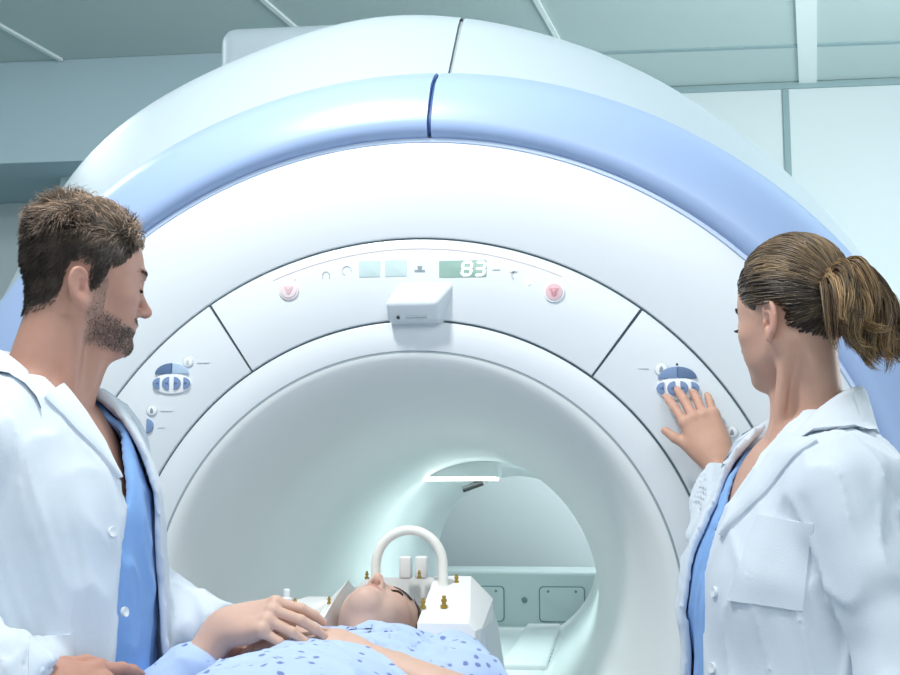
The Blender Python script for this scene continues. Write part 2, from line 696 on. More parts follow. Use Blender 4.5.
# ------------------------------------------------------------------ heads
def sculpt_head(B, R, t, female=False, hs=1.0, ear=(-0.016, -0.016)):
    """head in its own frame: X to the face, Y to its left, Z up, origin between the ears"""
    f = B.frame(R, t, hs)
    w = 0.95 if female else 1.0
    f.ell((-0.008, 0, 0.041), (0.096, 0.077 * w, 0.090), 0.0)
    f.ell((0.028, 0, 0.005), (0.066, 0.066 * w, 0.080), 0.03)
    f.ell((0.036, 0, -0.038), (0.050, 0.052 * w, 0.062), 0.03)
    # jaw
    jw = 0.046 if female else 0.052
    for s in (1, -1):
        f.cone((-0.004, s * jw, -0.050), (0.068, s * 0.014, -0.099 if not female else -0.093), 0.015 if female else 0.018, 0.013, 0.030)
        f.ell((0.050, s * 0.043 * w, -0.022), (0.026, 0.020, 0.018), 0.022)
        f.ell((0.050, s * 0.030, -0.055), (0.030, 0.022, 0.026), 0.022)
    f.ell((0.079, 0, -0.0965 if not female else -0.091), (0.019, 0.021, 0.0165), 0.020)
    # brow and eye sockets
    if not female:
        f.cone((0.082, -0.032, 0.020), (0.082, 0.032, 0.020), 0.010, 0.010, 0.018)
        f.ell((0.087, 0, 0.016), (0.009, 0.012, 0.012), 0.014)
    for s in (1, -1):
        f.ell((0.100, s * 0.032, 0.000), (0.017, 0.019, 0.013), 0.012, 's')
        f.ell((0.0775, s * 0.031, 0.000), (0.0125, 0.0145, 0.0122), 0.004)        # closed lids over the eye
        f.cone((0.0905, s * 0.020, -0.0035), (0.082, s * 0.044, -0.003), 0.0012, 0.0012, 0.0015)
    # nose
    n = 0.85 if female else 1.0
    f.cone((0.088, 0, 0.008), (0.1135, 0, -0.030), 0.0070 * n, 0.0095 * n, 0.012)
    f.ell((0.1125 if not female else 0.110, 0, -0.033), (0.0115 * n, 0.0105 * n, 0.0095 * n), 0.006)
    for s in (1, -1):
        f.ell((0.0985, s * 0.0125 * n, -0.0365), (0.0115, 0.0068, 0.0078), 0.006)
        f.ell((0.104, s * 0.0068 * n, -0.0450), (0.0062, 0.0036, 0.0050), 0.002, 's')
    # mouth
    f.ell((0.082, 0, -0.0640), (0.018, 0.026, 0.022), 0.014)
    for s in (1, -1):
        f.cone((0.0985, s * 0.004, -0.0595), (0.088, s * 0.022, -0.0645), 0.0042, 0.0022, 0.005)
        f.cone((0.0965, s * 0.002, -0.0705), (0.087, s * 0.020, -0.0665), 0.0050, 0.0022, 0.005)
    f.cone((0.105, 0, -0.0652), (0.101, 0, -0.0652), 0.0012, 0.0012, 0.004, 's')
    for s in (1, -1):
        f.cone((0.1045, 0, -0.0652), (0.0915, s * 0.022, -0.0658), 0.0012, 0.0010, 0.0035, 's')
    f.ell((0.101, 0, -0.0805), (0.009, 0.018, 0.005), 0.010, 's')
    # ears
    for s in (1, -1):
        Re = rotz(s * math.radians(-9)) @ roty(math.radians(-12))
        R0, t0 = f.R, f.t
        f.frame(R0 @ Re, R0 @ np.array([ear[0], s * 0.0765 * w, ear[1]]) * hs + t0)
        f.ell((0, 0, 0), (0.0165, 0.0058, 0.0300), 0.006)
        f.ell((0.002, s * 0.0075, 0.004), (0.0105, 0.0065, 0.019), 0.004, 's')
        f.ell((0.004, s * 0.006, -0.004), (0.0060, 0.0095, 0.008), 0.003, 's')
        A = np.radians(np.linspace(20, 250, 12))
        f.chain([(0.0155 * math.cos(a) - 0.001, s * 0.003, 0.003 + 0.0255 * math.sin(a)) for a in A], [0.0030] * 12, 0.003)
        A = np.radians(np.linspace(60, 230, 8))
        f.chain([(0.0085 * math.cos(a) + 0.0005, s * 0.003, 0.000 + 0.0155 * math.sin(a)) for a in A], [0.0021] * 8, 0.003)
        f.ell((0.003, s * 0.001, -0.0265), (0.0075, 0.0042, 0.0085), 0.005)
        f.ell((0.0115, s * 0.003, -0.004), (0.0035, 0.0030, 0.0050), 0.003)
        f.frame(R0, t0)
    f.frame()


def head_tint(P, R, t, base, female=False, beard=None, hs=1.0):
    """skin colour at points of a head: lips, cheeks and beard area have colours of their own"""
    L = (P - t) @ R / hs
    col = np.tile(np.array(base), (len(P), 1))
    def mix(w, c, a):
        w = (np.clip(w, 0, 1) * a)[:, None]
        col[:] = col * (1 - w) + np.array(c) * w
    x, y, z = L.T
    lip = np.exp(-(((z + 0.0652) / 0.0075) ** 2) ** 2 - ((y / 0.022) ** 2) ** 2) * (x > 0.084)
    mix(lip, (0.48, 0.19, 0.17) if female else (0.45, 0.22, 0.18), 0.75)
    chk = np.exp(-((z + 0.028) / 0.022) ** 2 - ((np.abs(y) - 0.045) / 0.02) ** 2) * (x > 0.03)
    mix(chk, (0.62, 0.30, 0.24), 0.25)
    ear = np.exp(-((z + 0.018) / 0.035) ** 2 - ((x + 0.020) / 0.026) ** 2) * (np.abs(y) > 0.072)
    mix(ear, (0.62, 0.28, 0.23), 0.45)
    nose = np.exp(-((z + 0.032) / 0.014) ** 2) * (x > 0.1)
    mix(nose, (0.62, 0.30, 0.25), 0.3)
    nos = np.exp(-((x - 0.104) / 0.006) ** 2 - ((np.abs(y) - 0.0066) / 0.0035) ** 2 - ((z + 0.0425) / 0.004) ** 2)
    mix(nos, (0.16, 0.05, 0.04), 0.9)  # shade of the nostril hollows painted into the skin colour
    lash = np.exp(-((z + 0.0045) / 0.0022) ** 2 - ((np.abs(y) - 0.032) / 0.012) ** 4) * (x > 0.075)
    mix(lash, (0.05, 0.03, 0.025), 0.95)
    brow = np.exp(-((z - 0.0235 - 0.004 * np.cos(np.abs(y) * 60)) / 0.0042) ** 2 - ((np.abs(y) - 0.032) / 0.018) ** 4) * (x > 0.06)
    mix(brow, (0.07, 0.05, 0.04), 0.75)
    if beard is not None:
        mix(beard_mask(x, y, z), beard, 0.38)
    return col


def beard_mask(x, y, z):
    """1 where a short full beard grows: jaw, chin, upper lip and sideburn"""
    top = np.where(x < 0.02, 0.0, np.where(x < 0.055, -0.050 - (x - 0.02) * 0.25, -0.066))
    jaw = np.clip((top - z) / 0.010, 0, 1) * np.clip((x + 0.014) / 0.014, 0, 1) * np.clip((z + 0.118) / 0.012, 0, 1)
    side = np.clip((0.010 - z) / 0.01, 0, 1) * np.exp(-((x - 0.002) / 0.014) ** 4) * (z > -0.075)
    mou = np.exp(-((z + 0.0535) / 0.0052) ** 2 - (y / 0.033) ** 4) * (x > 0.07)
    gap = np.exp(-(((z + 0.066) / 0.008) ** 2) ** 2 - ((y / 0.022) ** 2) ** 2) * (x > 0.084)
    return np.clip(np.maximum(np.maximum(jaw, side), mou) - gap, 0, 1)


# ------------------------------------------------------------------ hair
def strands_mesh(name, paths, rad, cols, m, parent, prof=None, sides=3):
    """many thin tapering strands as one mesh. paths (N,K,3), rad (N,), cols (N,3)"""
    N, K, _ = paths.shape
    tan = np.gradient(paths, axis=1)
    tan /= np.linalg.norm(tan, axis=2, keepdims=True) + 1e-9
    ref = np.array([0.31, 0.77, 0.55])
    u = np.cross(tan, ref)
    u /= np.linalg.norm(u, axis=2, keepdims=True) + 1e-9
    v = np.cross(tan, u)
    tt = np.linspace(0, 1, K)
    taper = (1 - tt ** 3 * 0.85) if prof is None else prof(tt)
    r = rad[:, None] * taper[None, :]
    ring = []
    for j in range(sides):
        a = 2 * PI * j / sides
        ring.append(paths + (u * math.cos(a) + v * math.sin(a)) * r[..., None])
    V = np.stack(ring, 2).reshape(-1, 3)
    i = np.arange(N)[:, None, None] * K * sides
    k = np.arange(K - 1)[None, :, None] * sides
    j = np.arange(sides)[None, None, :]
    j2 = (j + 1) % sides
    Q = np.stack([i + k + j, i + k + j2, i + k + sides + j2, i + k + sides + j], -1).reshape(-1, 4)
    me = mesh_np(name, V, quads=Q)
    ca = me.color_attributes.new('tint', 'FLOAT_COLOR', 'POINT')
    cc = np.ones((len(V), 4), np.float32)
    cc[:, :3] = np.repeat(cols, K * sides, 0)
    ca.data.foreach_set('color', cc.ravel())
    o = link(name, me, m)
    if parent:
        local_deep(o, parent)
    return o


def tinted(name, V, Q, cols, m, parent=None):
    me = mesh_np(name, V, quads=Q)
    ca = me.color_attributes.new('tint', 'FLOAT_COLOR', 'POINT')
    cc = np.ones((len(V), 4), np.float32)
    cc[:, :3] = cols
    ca.data.foreach_set('color', cc.ravel())
    o = link(name, me, m)
    if parent:
        local_deep(o, parent)
    return o


def unit(a):
    return a / (np.linalg.norm(a, axis=-1, keepdims=True) + 1e-12)


def scalp_roots(B, R, t, n, region, hs=1.0, centre=(-0.012, 0, 0.03), r1=0.17):
    """points on the skin where hair grows, with outward normals; region(x,y,z) in the head frame says where"""
    D = unit(RNG.normal(size=(n * 4, 3)))
    c = np.array(centre)
    W = D @ R.T
    O = np.tile(R @ c * hs + t, (len(D), 1))
    hit = B.march(O, W, 0.04, r1, 50)
    ok = ~np.isnan(hit)
    Pw = O + W * np.nan_to_num(hit)[:, None]
    L = (Pw - t) @ R / hs
    ok &= region(L[:, 0], L[:, 1], L[:, 2]) > 0
    Pw, L = Pw[ok][:n], L[ok][:n]
    N = unit(B.grad(Pw))
    return Pw, L, N @ R


def man_hairline(x, y, z):
    ay = np.abs(y)
    front = np.interp(x, [-0.2, -0.085, -0.062, -0.052, -0.044, -0.014, -0.006, 0.006, 0.018, 0.036, 0.050, 0.065, 0.076, 0.083, 0.2],
                      [-0.078, -0.076, -0.064, -0.05, 0.016, 0.016, -0.030, -0.022, 0.016, 0.026, 0.040, 0.068, 0.074, 0.082, 0.082])
    return np.minimum(z - front, ear_gap(x, ay, z, (-0.029, -0.027)))


def ear_gap(x, ay, z, e=(-0.016, -0.017)):
    """negative on and just round the ear"""
    return np.where(ay > 0.058, (np.sqrt(((x - e[0]) / 0.020) ** 2 + ((z - e[1]) / 0.034) ** 2) - 1) * 0.025, 0.05)


def woman_hairline(x, y, z):
    front = np.interp(x, [-0.2, -0.075, -0.045, -0.032, -0.024, 0.004, 0.012, 0.024, 0.040, 0.060, 0.072, 0.082, 0.2],
                      [-0.062, -0.058, -0.040, -0.028, 0.024, 0.024, -0.004, 0.006, 0.024, 0.050, 0.066, 0.076, 0.076])
    return np.minimum(z - front, ear_gap(x, np.abs(y), z))


def hair_cap(name, B, R, t, region, lift, col, parent, h=0.0025, hs=1.0):
    """the close body of hair on the scalp, under the loose strands"""
    lo = t - 0.15
    hi = t + 0.16
    H = Field(lo, hi, h)
    X, Y, Z = H.coords()
    P = np.stack(np.broadcast_arrays(X, Y, Z), -1).reshape(-1, 3)
    d = B.sample(P)
    L = (P - t) @ R / hs
    # scalp only: stay on the cranium, away from the ears; thin towards the hairline
    e = ell_d(L[:, 0] + 0.010, L[:, 1], L[:, 2] - 0.028, (0.118, 0.0865 if region is man_hairline else 0.0845, 0.122))
    mg = region(L[:, 0], L[:, 1], L[:, 2])
    lf = lift * np.clip(mg / 0.022, 0, 1) - 0.0018 + 0.0012 * noise3(L, 170, 3)
    body = np.maximum(d - lf, e)
    H.F = np.maximum(body, -mg * 0.2).reshape(H.n).astype(np.float32)
    V, Q = H.mesh(3)
    cols = np.tile(np.array(col), (len(V), 1)) * (1 + 0.25 * noise3((V - t) @ R, 160, 5))[:, None]
    return tinted(name, V, Q, cols, M['hair'], parent)


# ------------------------------------------------------------------ hands
def finger_pts(base, d0, up, lens, curls, splay_axis=None):
    """joint positions of a finger that bends about the hand's cross axis"""
    p = np.array(base, float)
    d = unit(np.array(d0, float))
    up = np.array(up, float)
    ax = unit(np.cross(up, d))
    pts = [p]
    for L, c in zip(lens, curls):
        a = math.radians(c)
        d = d * math.cos(a) + np.cross(ax, d) * math.sin(a) + ax * (ax @ d) * (1 - math.cos(a))
        p = p + d * L
        pts.append(p)
    return pts


def sculpt_hand(B, R, t, side, curls, splay=(9, 2, -4, -10), thumb=((0.045, 0.035, -0.012), (0.075, 0.05, -0.02), (0.1, 0.058, -0.026)), scale=1.0, fore=None, rw=0.026):
    """X to the fingertips, Y to the thumb for side=+1, Z to the back of the hand; wrist at the origin"""
    s = scale
    f = B.frame(R, t)
    def q(p):
        return np.array([p[0], p[1] * side, p[2]]) * s
    for y0, y1 in ((0.018, 0.030), (0.008, 0.010), (-0.006, -0.010), (-0.018, -0.028)):
        f.cone(q((0.004, y0, 0)), q((0.086, y1, 0.001)), 0.0145 * s, 0.0125 * s, 0.014 * s)
    f.ell(q((0.040, 0.028, -0.008)), np.array((0.034, 0.018, 0.015)) * s, 0.014 * s)
    f.ell(q((0.045, -0.026, -0.007)), np.array((0.036, 0.013, 0.014)) * s, 0.012 * s)
    base = [(0.090, 0.0300, 0), (0.095, 0.0100, 0.001), (0.092, -0.0100, 0), (0.085, -0.0285, -0.002)]
    lens = [(0.040, 0.024, 0.020), (0.044, 0.028, 0.022), (0.041, 0.026, 0.021), (0.032, 0.019, 0.018)]
    rad = [(0.0100, 0.0088, 0.0080, 0.0066), (0.0102, 0.0090, 0.0082, 0.0068), (0.0098, 0.0086, 0.0078, 0.0064), (0.0088, 0.0076, 0.0068, 0.0056)]
    fn = []
    tips = []
    for i in range(4):
        a = math.radians(splay[i])
        d0 = np.array([math.cos(a), math.sin(a) * side, 0])
        pts = finger_pts(q(base[i]), d0, (0, 0, 1), [x * s for x in lens[i]], curls[i])
        fn.append((pts, [x * s for x in rad[i]]))
        tips.append((pts, d0))
        # knuckle
        f.ell(q(base[i]) + np.array([-0.002, 0, 0.005 * s]), np.array((0.010, 0.0085, 0.0085)) * s, 0.008 * s)
    tp = [q((0.014, 0.020, -0.008))] + [q(p) for p in thumb]
    f.chain(tp[:2], [0.016 * s, 0.0125 * s], 0.014 * s)
    fn.append((tp[1:], [0.0122 * s, 0.0102 * s, 0.0078 * s]))
    lo = np.min([np.min(p, 0) for p, _ in fn], 0) - 0.012 * s
    hi = np.max([np.max(p, 0) for p, _ in fn], 0) + 0.012 * s

    def fingers(x, y, z):
        D = None
        for pts, rr in fn:
            d = None
            for i in range(len(pts) - 1):
                e = cone_d(x, y, z, pts[i], pts[i + 1], rr[i], rr[i + 1])
                d = e if d is None else smin(d, e, 0.003)
            D = d if D is None else np.minimum(D, d)
        return D
    f.put(fingers, lo, hi, 0.005 * s)
    # wrist and forearm
    f.cone(q((-0.022, 0, -0.002)), q((0.016, 0, -0.001)), rw * s * 1.18, rw * s * 1.12, 0.022 * s, flat=(2, 0.74))
    if fore is not None:
        R0, t0 = f.R, f.t
        f.frame()
        wr = R0 @ q((-0.012, 0, -0.002)) + t0
        pts = [wr] + [np.array(p, float) for p, _ in fore]
        f.chain(pts, [rw * s * 1.0] + [r for _, r in fore], 0.02)
        f.frame(R0, t0)
    f.frame()
    return [(R @ p[-1] + t) for p, _ in fn]


def basis(x, z):
    """rotation whose columns are x, z x x, and z made square to x"""
    x = unit(np.array(x, float))
    z = np.array(z, float)
    z = unit(z - x * (x @ z))
    y = np.cross(z, x)
    return np.stack([x, y, z], 1)

# @@ROOM
# ------------------------------------------------------------------ the room
ZC = 3.376
struct(box('floor', (-3.2, -3.6, -0.05), (3.0, 3.75, 0.0), M['floor'], bev=0))
struct(box('ceiling', (-3.2, -3.6, ZC), (3.0, 3.75, ZC + 0.06), M['ceil'], bev=0))
struct(box('wall_back', (-3.2, 3.7, 0.0), (3.0, 3.8, ZC), M['wall'], bev=0))
struct(box('wall_left', (-3.25, -3.6, 0.0), (-3.15, 3.75, ZC), M['wall'], bev=0))
struct(box('wall_right', (2.9, -3.6, 0.0), (3.0, 3.75, ZC), M['wall'], bev=0))
# the bulkhead over the left of the room, with a pier under it
struct(box('wall_bulkhead', (-3.15, 2.95, 2.885), (0.1, 3.7, ZC), M['bulk'], bev=0.004))
struct(box('wall_pier', (-2.22, 3.2, 0.0), (-1.2, 3.7, 2.885), M['bulk'], bev=0.004))
# ceiling grid
n_trim = 0


def bar(p, q, w, h, m):
    global n_trim
    n_trim += 1
    p, q = Vector(p), Vector(q)
    d = (q - p).normalized()
    s = Vector((-d.y, d.x, 0)) * w / 2
    V = []
    for z in (ZC - h, ZC + 0.01):
        for a in (p - s, p + s, q + s, q - s):
            V.append((a.x, a.y, z))
    F = [(3, 2, 1, 0), (4, 5, 6, 7), (0, 1, 5, 4), (1, 2, 6, 5), (2, 3, 7, 6), (3, 0, 4, 7)]
    o = link('trim_%d' % n_trim, mesh_np('trim', V, polys=F, smooth=False), m)
    fix_normals(o.data)
    return struct(o)


for yy in (-2.6, -1.5, -0.4, 0.8, 1.98, 3.16):
    bar((-0.05 if yy > 2 else -3.1, yy, 0), (2.9, yy + 0.06, 0), 0.03, 0.006, M['barshade'])
for xx in (-2.3, -1.07, 0.13, 1.21, 2.33):
    x2 = xx + 0.18
    bar((xx - 0.9, -3.0, 0), (x2, 3.69 if xx > 0 else 2.94, 0), 0.085 if abs(xx - 1.21) < .01 else 0.02, 0.012, M['bar'])
# cornice line and panel joint on the back wall
n_trim += 1
struct(box('trim_%d' % n_trim, (0.1, 3.685, ZC - 0.035), (2.9, 3.71, ZC - 0.002), M['barshade'], bev=0.002))
n_trim += 1
struct(box('trim_%d' % n_trim, (1.265, 3.69, 0.3), (1.297, 3.71, ZC - 0.04), M['barshade'], bev=0.002))

# ------------------------------------------------------------------ the scanner
mri = empty('mri_scanner', (0, 1.2, 0), 'large white and pale blue MRI scanner with a round bore, behind the people', 'MRI scanner')

OUT = [(-90, 1.10), (-60, 1.15), (-30, 1.17), (0, 1.175), (20, 1.19), (41, 1.222), (50, 1.243), (59, 1.266), (69, 1.302),
       (82, 1.345), (88, 1.366), (94, 1.384), (101, 1.386), (110, 1.375), (118, 1.378), (124, 1.379), (131, 1.363), (138, 1.305), (144, 1.275),
       (155, 1.25), (170, 1.225), (185, 1.20), (210, 1.17), (240, 1.14), (270, 1.10)]


def outline(t):
    d = math.degrees(t)
    d = (d + 90) % 360 - 90
    xs = [a for a, _ in OUT]
    return float(np.interp(d, xs, [b for _, b in OUT]))


_o = np.array([outline(math.radians(a)) for a in np.arange(-90, 270, 1.0)])
_k = np.exp(-0.5 * (np.arange(-9, 10) / 3.2) ** 2)
_k /= _k.sum()
_os = np.convolve(np.concatenate([_o[-20:], _o, _o[:20]]), _k, 'same')[20:-20]


def outline_s(t):
    d = (math.degrees(t) + 90) % 360
    i = int(d)
    f = d - i
    return float(_os[i % 360] * (1 - f) + _os[(i + 1) % 360] * f)


def shell_part(a0, a1, n):
    """the outer shell: its front edge is round, then it widens to the lobed outline"""
    V, P = [], []
    prof = [(0.0, 0.15), (0.06, 0.165), (0.18, 0.185), (0.5, 0.26), (0.8, 0.33), (0.92, 0.365), (0.985, 0.40), (1.0, 0.45), (1.0, 0.9), (0.99, 2.6), (0.9, 2.78), (0.6, 2.88)]
    k = len(prof)
    th = np.radians(np.linspace(a0, a1, n + 1))
    for t in th:
        ro = outline_s(t)
        for s, y in prof:
            r0 = 1.085 if y < 1.5 else 0.45
            r = r0 + (ro - r0) * s
            z = ISO + r * math.sin(t)
            x = r * math.cos(t)
            V.append((x, y, max(z, 0.0)))
    for i in range(n):
        for q in range(k - 1):
            P.append((i * k + q, i * k + q + 1, (i + 1) * k + q + 1, (i + 1) * k + q))
    me = mesh_np('outer_shell', V, polys=P)
    o = link('outer_shell', me, M['shell'], None, 60)
    fix_normals(me)
    return local_deep(o, mri)


shell_part(-92.2, 87.35, 120)
shell_part(87.75, 267.8, 120)
# dark strip seen in the shell's joint
V, F = [], []
for (s, y) in [(0.02, 0.158), (0.18, 0.192), (0.5, 0.267), (0.8, 0.337), (0.92, 0.372), (0.97, 0.41)]:
    r = 1.085 + (1.366 - 1.085) * s - 0.004
    for a in (87.2, 87.9):
        V.append((r * math.cos(math.radians(a)), y, ISO + r * math.sin(math.radians(a))))
for i in range(5):
    F.append((2 * i, 2 * i + 1, 2 * i + 3, 2 * i + 2))
local_deep(link('shell_seam', mesh_np('shell_seam', V, polys=F), M['greyseam']), mri)

# blue band, in two halves with a dark joint at the top
bandp = [(0.949, 0.05), (0.949, 0.014), (0.9505, 0.003), (0.955, -0.006), (0.962, -0.0125), (0.972, -0.0165), (0.985, -0.0165), (1.03, -0.001),
         (1.07, 0.022), (1.10, 0.06), (1.118, 0.095), (1.127, 0.125), (1.126, 0.15), (1.115, 0.17), (1.09, 0.18), (1.05, 0.16)]
revolve('accent_band', bandp, -86, 87.75, 150, M['band'], mri, sharp=50)
revolve('accent_band', bandp, 88.25, 266, 150, M['band'], mri, sharp=50)
revolve('band_seam', [(r + (-0.006 if r > 1.0 else 0.005), y + (0.008 if y < 0.1 else -0.01)) for r, y in bandp], 87.6, 88.4, 2, M['blueseam'], mri)
revolve('band_lip', [(0.9415, 0.03), (0.9415, 0.004), (0.943, 0.0015), (0.949, 0.0015), (0.9515, 0.004), (0.9515, 0.03)], 0, 360, 240, M['bandlip'], mri)
# backing that shows dark in the joints between covers
revolve('cover_backing', [(0.50, 0.03), (0.50, 0.009), (0.97, 0.009), (0.97, 0.03)], 0, 360, 200, M['seam'], mri)
revolve('front_cover', plate(0.7470, 0.9405, b=0.003), 0, 360, 240, M['white'], mri)
panel_disp = revolve('control_panel', plate(0.5828, 0.7428, b=0.003), 53.25, 123.55, 110, M['white'], mri)
panel_left = revolve('control_panel', plate(0.5828, 0.7428, b=0.003), 124.0, 205, 90, M['white'], mri)
panel_right = revolve('control_panel', plate(0.5828, 0.7428, b=0.003), -25, 52.8, 90, M['white'], mri)
revolve('lower_panel', plate(0.5828, 0.7428, b=0.003), 205.4, 334.6, 110, M['white'], mri)
revolve('bore_ring', plate(0.5195, 0.5785, b=0.003), 0, 360, 220, M['white'], mri)
revolve('bore_gasket', [(0.5155, 0.03), (0.5155, 0.0015), (0.5192, 0.0012), (0.5192, 0.03)], 0, 360, 220, M['greyseam'], mri)
liner = [(0.5158, 0.0012), (0.510, 0.0022), (0.501, 0.0065), (0.490, 0.017), (0.474, 0.042), (0.452, 0.09), (0.425, 0.165), (0.402, 0.24), (0.382, 0.33), (0.366, 0.43),
         (0.356, 0.55), (0.351, 0.7), (0.350, 0.9), (0.350, 2.4), (0.347, 2.6), (0.340, 2.75), (0.333, 2.84), (0.332, 2.86), (0.338, 2.88), (0.39, 2.90), (0.46, 2.90)]
bore = revolve('bore_liner', liner, 0, 360, 200, M['liner'], mri, closed=False, sharp=60)

# light in the roof of the bore, with the dark sensor under it
light = box('bore_light', (-0.205, 1.46, 1.392), (0.035, 1.58, 1.400), M['striplight'], mri, bev=0.002)
light.rotation_euler = (0, 0, 0)
box('light_frame', (-0.213, 1.455, 1.4005), (0.043, 1.60, 1.450), M['liner'], mri, bev=0.003)
V, F = tube_mesh([(-0.085, 1.62, 1.365), (-0.02, 1.62, 1.388)], 0.011, 8)
local_deep(link('bore_sensor', mesh_np('bore_sensor', V, polys=F), M['black'], None, 50), mri)

# thin raised arc under the upper edge of the display panel
revolve('panel_ridge', [(0.7235, 0.002), (0.7235, -0.0008), (0.7255, -0.0008), (0.7255, 0.002)], 66, 113, 60, M['pinkpale'], panel_disp)
for o in bpy.data.objects:
    if o.name == 'panel_ridge':
        local_deep(o, panel_disp)

YF = -0.0004


def stop_button(x, z, ring, face, mark):
    b = slab('stop_button', ell(x, z, 0.0205, 0.0205, 40), -0.003, 0.001, ring, panel_disp)
    slab('button_face', ell(x, z, 0.0165, 0.0165, 36), -0.0045, -0.002, face, b)
    s = 0.0095
    tri = [(x - s, z + s * .7), (x + s, z + s * .7), (x + .003, z - s * .9), (x - .003, z - s * .9)]
    slab('button_mark', tri, -0.0056, -0.004, mark, b, bev=0.0004)
    slab('button_notch', [(x - s * .4, z + s * .45), (x + s * .4, z + s * .45), (x, z - .002)], -0.0062, -0.005, face, b, bev=0.0003)


stop_button(0.279, 1.731, M['keywhite'], M['pink'], M['pinkdark'])
stop_button(-0.250, 1.746, M['pinkpale'], M['pinkpale'], M['pink'])
slab('display', rrect(-0.0865, 1.785, 0.043, 0.033, 0.002), -0.001, 0.001, M['lcd'], panel_disp)
slab('display', rrect(-0.0335, 1.785, 0.043, 0.033, 0.002), -0.001, 0.001, M['lcd'], panel_disp)
d83 = slab('display', rrect(0.100, 1.781, 0.094, 0.034, 0.002), -0.001, 0.001, M['lcdgreen'], panel_disp)


def seven(x, z, w, h, segs, t=0.0042):
    """the lit bars of one seven-segment digit; sheared as digits on such displays are"""
    g = 0.0008
    B = dict(a=(x, z + h / 2, 1), g=(x, z, 1), d=(x, z - h / 2, 1), f=(x - w / 2, z + h / 4, 0), b=(x + w / 2, z + h / 4, 0),
             e=(x - w / 2, z - h / 4, 0), c=(x + w / 2, z - h / 4, 0))
    out = []
    for s in segs:
        cx, cz, hor = B[s]
        L = (w if hor else h / 2) / 2 - g
        k = t / 2
        if hor:
            p = [(cx - L, cz), (cx - L + k, cz + k), (cx + L - k, cz + k), (cx + L, cz), (cx + L - k, cz - k), (cx - L + k, cz - k)]
        else:
            p = [(cx, cz - L), (cx + k, cz - L + k), (cx + k, cz + L - k), (cx, cz + L), (cx - k, cz + L - k), (cx - k, cz - L + k)]
        out.append([(a + (b - z) * 0.12, b) for a, b in p])
    return out


def multi_slab(name, polys, y0, y1, m, parent):
    V, F = [], []
    for p in polys:
        b = len(V)
        n = len(p)
        V += [(a, y0, c) for a, c in p] + [(a, y1, c) for a, c in p]
        F.append(tuple(range(b, b + n)))
        F.append(tuple(reversed(range(b + n, b + 2 * n))))
        F += [(b + i, b + (i + 1) % n, b + n + (i + 1) % n, b + n + i) for i in range(n)]
    me = mesh_np(name, V, polys=F, smooth=False)
    fix_normals(me)
    return local_deep(link(name, me, m), parent)


multi_slab('digit', seven(0.1085, 1.781, 0.0175, 0.0255, 'abcdefg'), -0.0022, -0.0008, M['digit'], d83)
multi_slab('digit', seven(0.1345, 1.7805, 0.0175, 0.0255, 'abcdg'), -0.0022, -0.0008, M['digit'], d83)
# printed symbols beside the displays
multi_slab('printed_symbol', [rrect(0.0145, 1.7875, 0.010, 0.002, .0008), rrect(0.0145, 1.7835, 0.008, 0.002, .0008), rrect(0.0145, 1.779, 0.021, 0.0035, .001)], -0.0012, 0.001, M['markdark'], panel_disp)
multi_slab('printed_symbol', [rrect(0.166, 1.778, 0.016, 0.0022, .001)], -0.0012, 0.001, M['mark'], panel_disp)


def arc_poly(cx, cz, r, w, a0, a1, n=14):
    A = np.radians(np.linspace(a0, a1, n))
    return [(cx + (r + w) * math.cos(a), cz + (r + w) * math.sin(a)) for a in A] + [(cx + r * math.cos(a), cz + r * math.sin(a)) for a in A[::-1]]


def quads_from_arc(cx, cz, r, w, a0, a1, n=14):
    A = np.radians(np.linspace(a0, a1, n))
    f = lambda a, q: (cx + q * math.cos(a), cz + q * math.sin(a))
    return [[f(A[i], r), f(A[i], r + w), f(A[i + 1], r + w), f(A[i + 1], r)] for i in range(n - 1)]


multi_slab('printed_symbol', quads_from_arc(-0.175, 1.775, 0.006, 0.0022, 0, 180) + [rrect(-0.182, 1.772, .002, .008, .0005), rrect(-0.168, 1.772, .002, .008, .0005)], -0.0012, 0.001, M['mark'], panel_disp)
multi_slab('printed_symbol', quads_from_arc(-0.133, 1.783, 0.0085, 0.0016, -20, 250), -0.0012, 0.001, M['mark'], panel_disp)
multi_slab('printed_symbol', quads_from_arc(0.204, 1.766, 0.006, 0.003, 60, 240) + [rrect(0.198, 1.772, .012, .0025, .0008)], -0.0012, 0.001, M['mark'], panel_disp)
slab('indicator_light', ell(0.229, 1.752, 0.005, 0.005, 20), -0.0025, 0.001, M['led'], panel_disp)
multi_slab('printed_symbol', [ell(-0.2385, 1.766, .0022, .0022, 10)], -0.0012, 0.001, M['mark'], panel_disp)

# protruding hood over the bore with its slot
V = []
hood = [(-0.022, 0.0, 1.757, 0.0), (0.080, 0.0, 1.757, 0.0)]
xs0, xs1 = -0.05, 0.058
V = [(-0.030, 0.002, 1.757), (0.084, 0.002, 1.757),
     (-0.047, -0.050, 1.709), (0.055, -0.050, 1.709),
     (-0.046, -0.026, 1.674), (0.056, -0.026, 1.674),
     (-0.044, 0.002, 1.672), (0.062, 0.002, 1.672)]
F = [(0, 2, 3, 1), (2, 4, 5, 3), (4, 6, 7, 5), (0, 6, 4, 2), (1, 3, 5, 7), (0, 1, 7, 6)]
import bmesh
bm = bmesh.new()
bv = [bm.verts.new(v) for v in V]
for f in F:
    bm.faces.new([bv[i] for i in f])
bmesh.ops.recalc_face_normals(bm, faces=bm.faces)
ed = [e for e in bm.edges if min(v.co.y for v in e.verts) < -0.01]
bmesh.ops.bevel(bm, geom=ed, offset=0.009, segments=5, affect='EDGES', profile=0.5)
me = bpy.data.meshes.new('sensor_hood')
bm.to_mesh(me)
bm.free()
me.polygons.foreach_set('use_smooth', [True] * len(me.polygons))
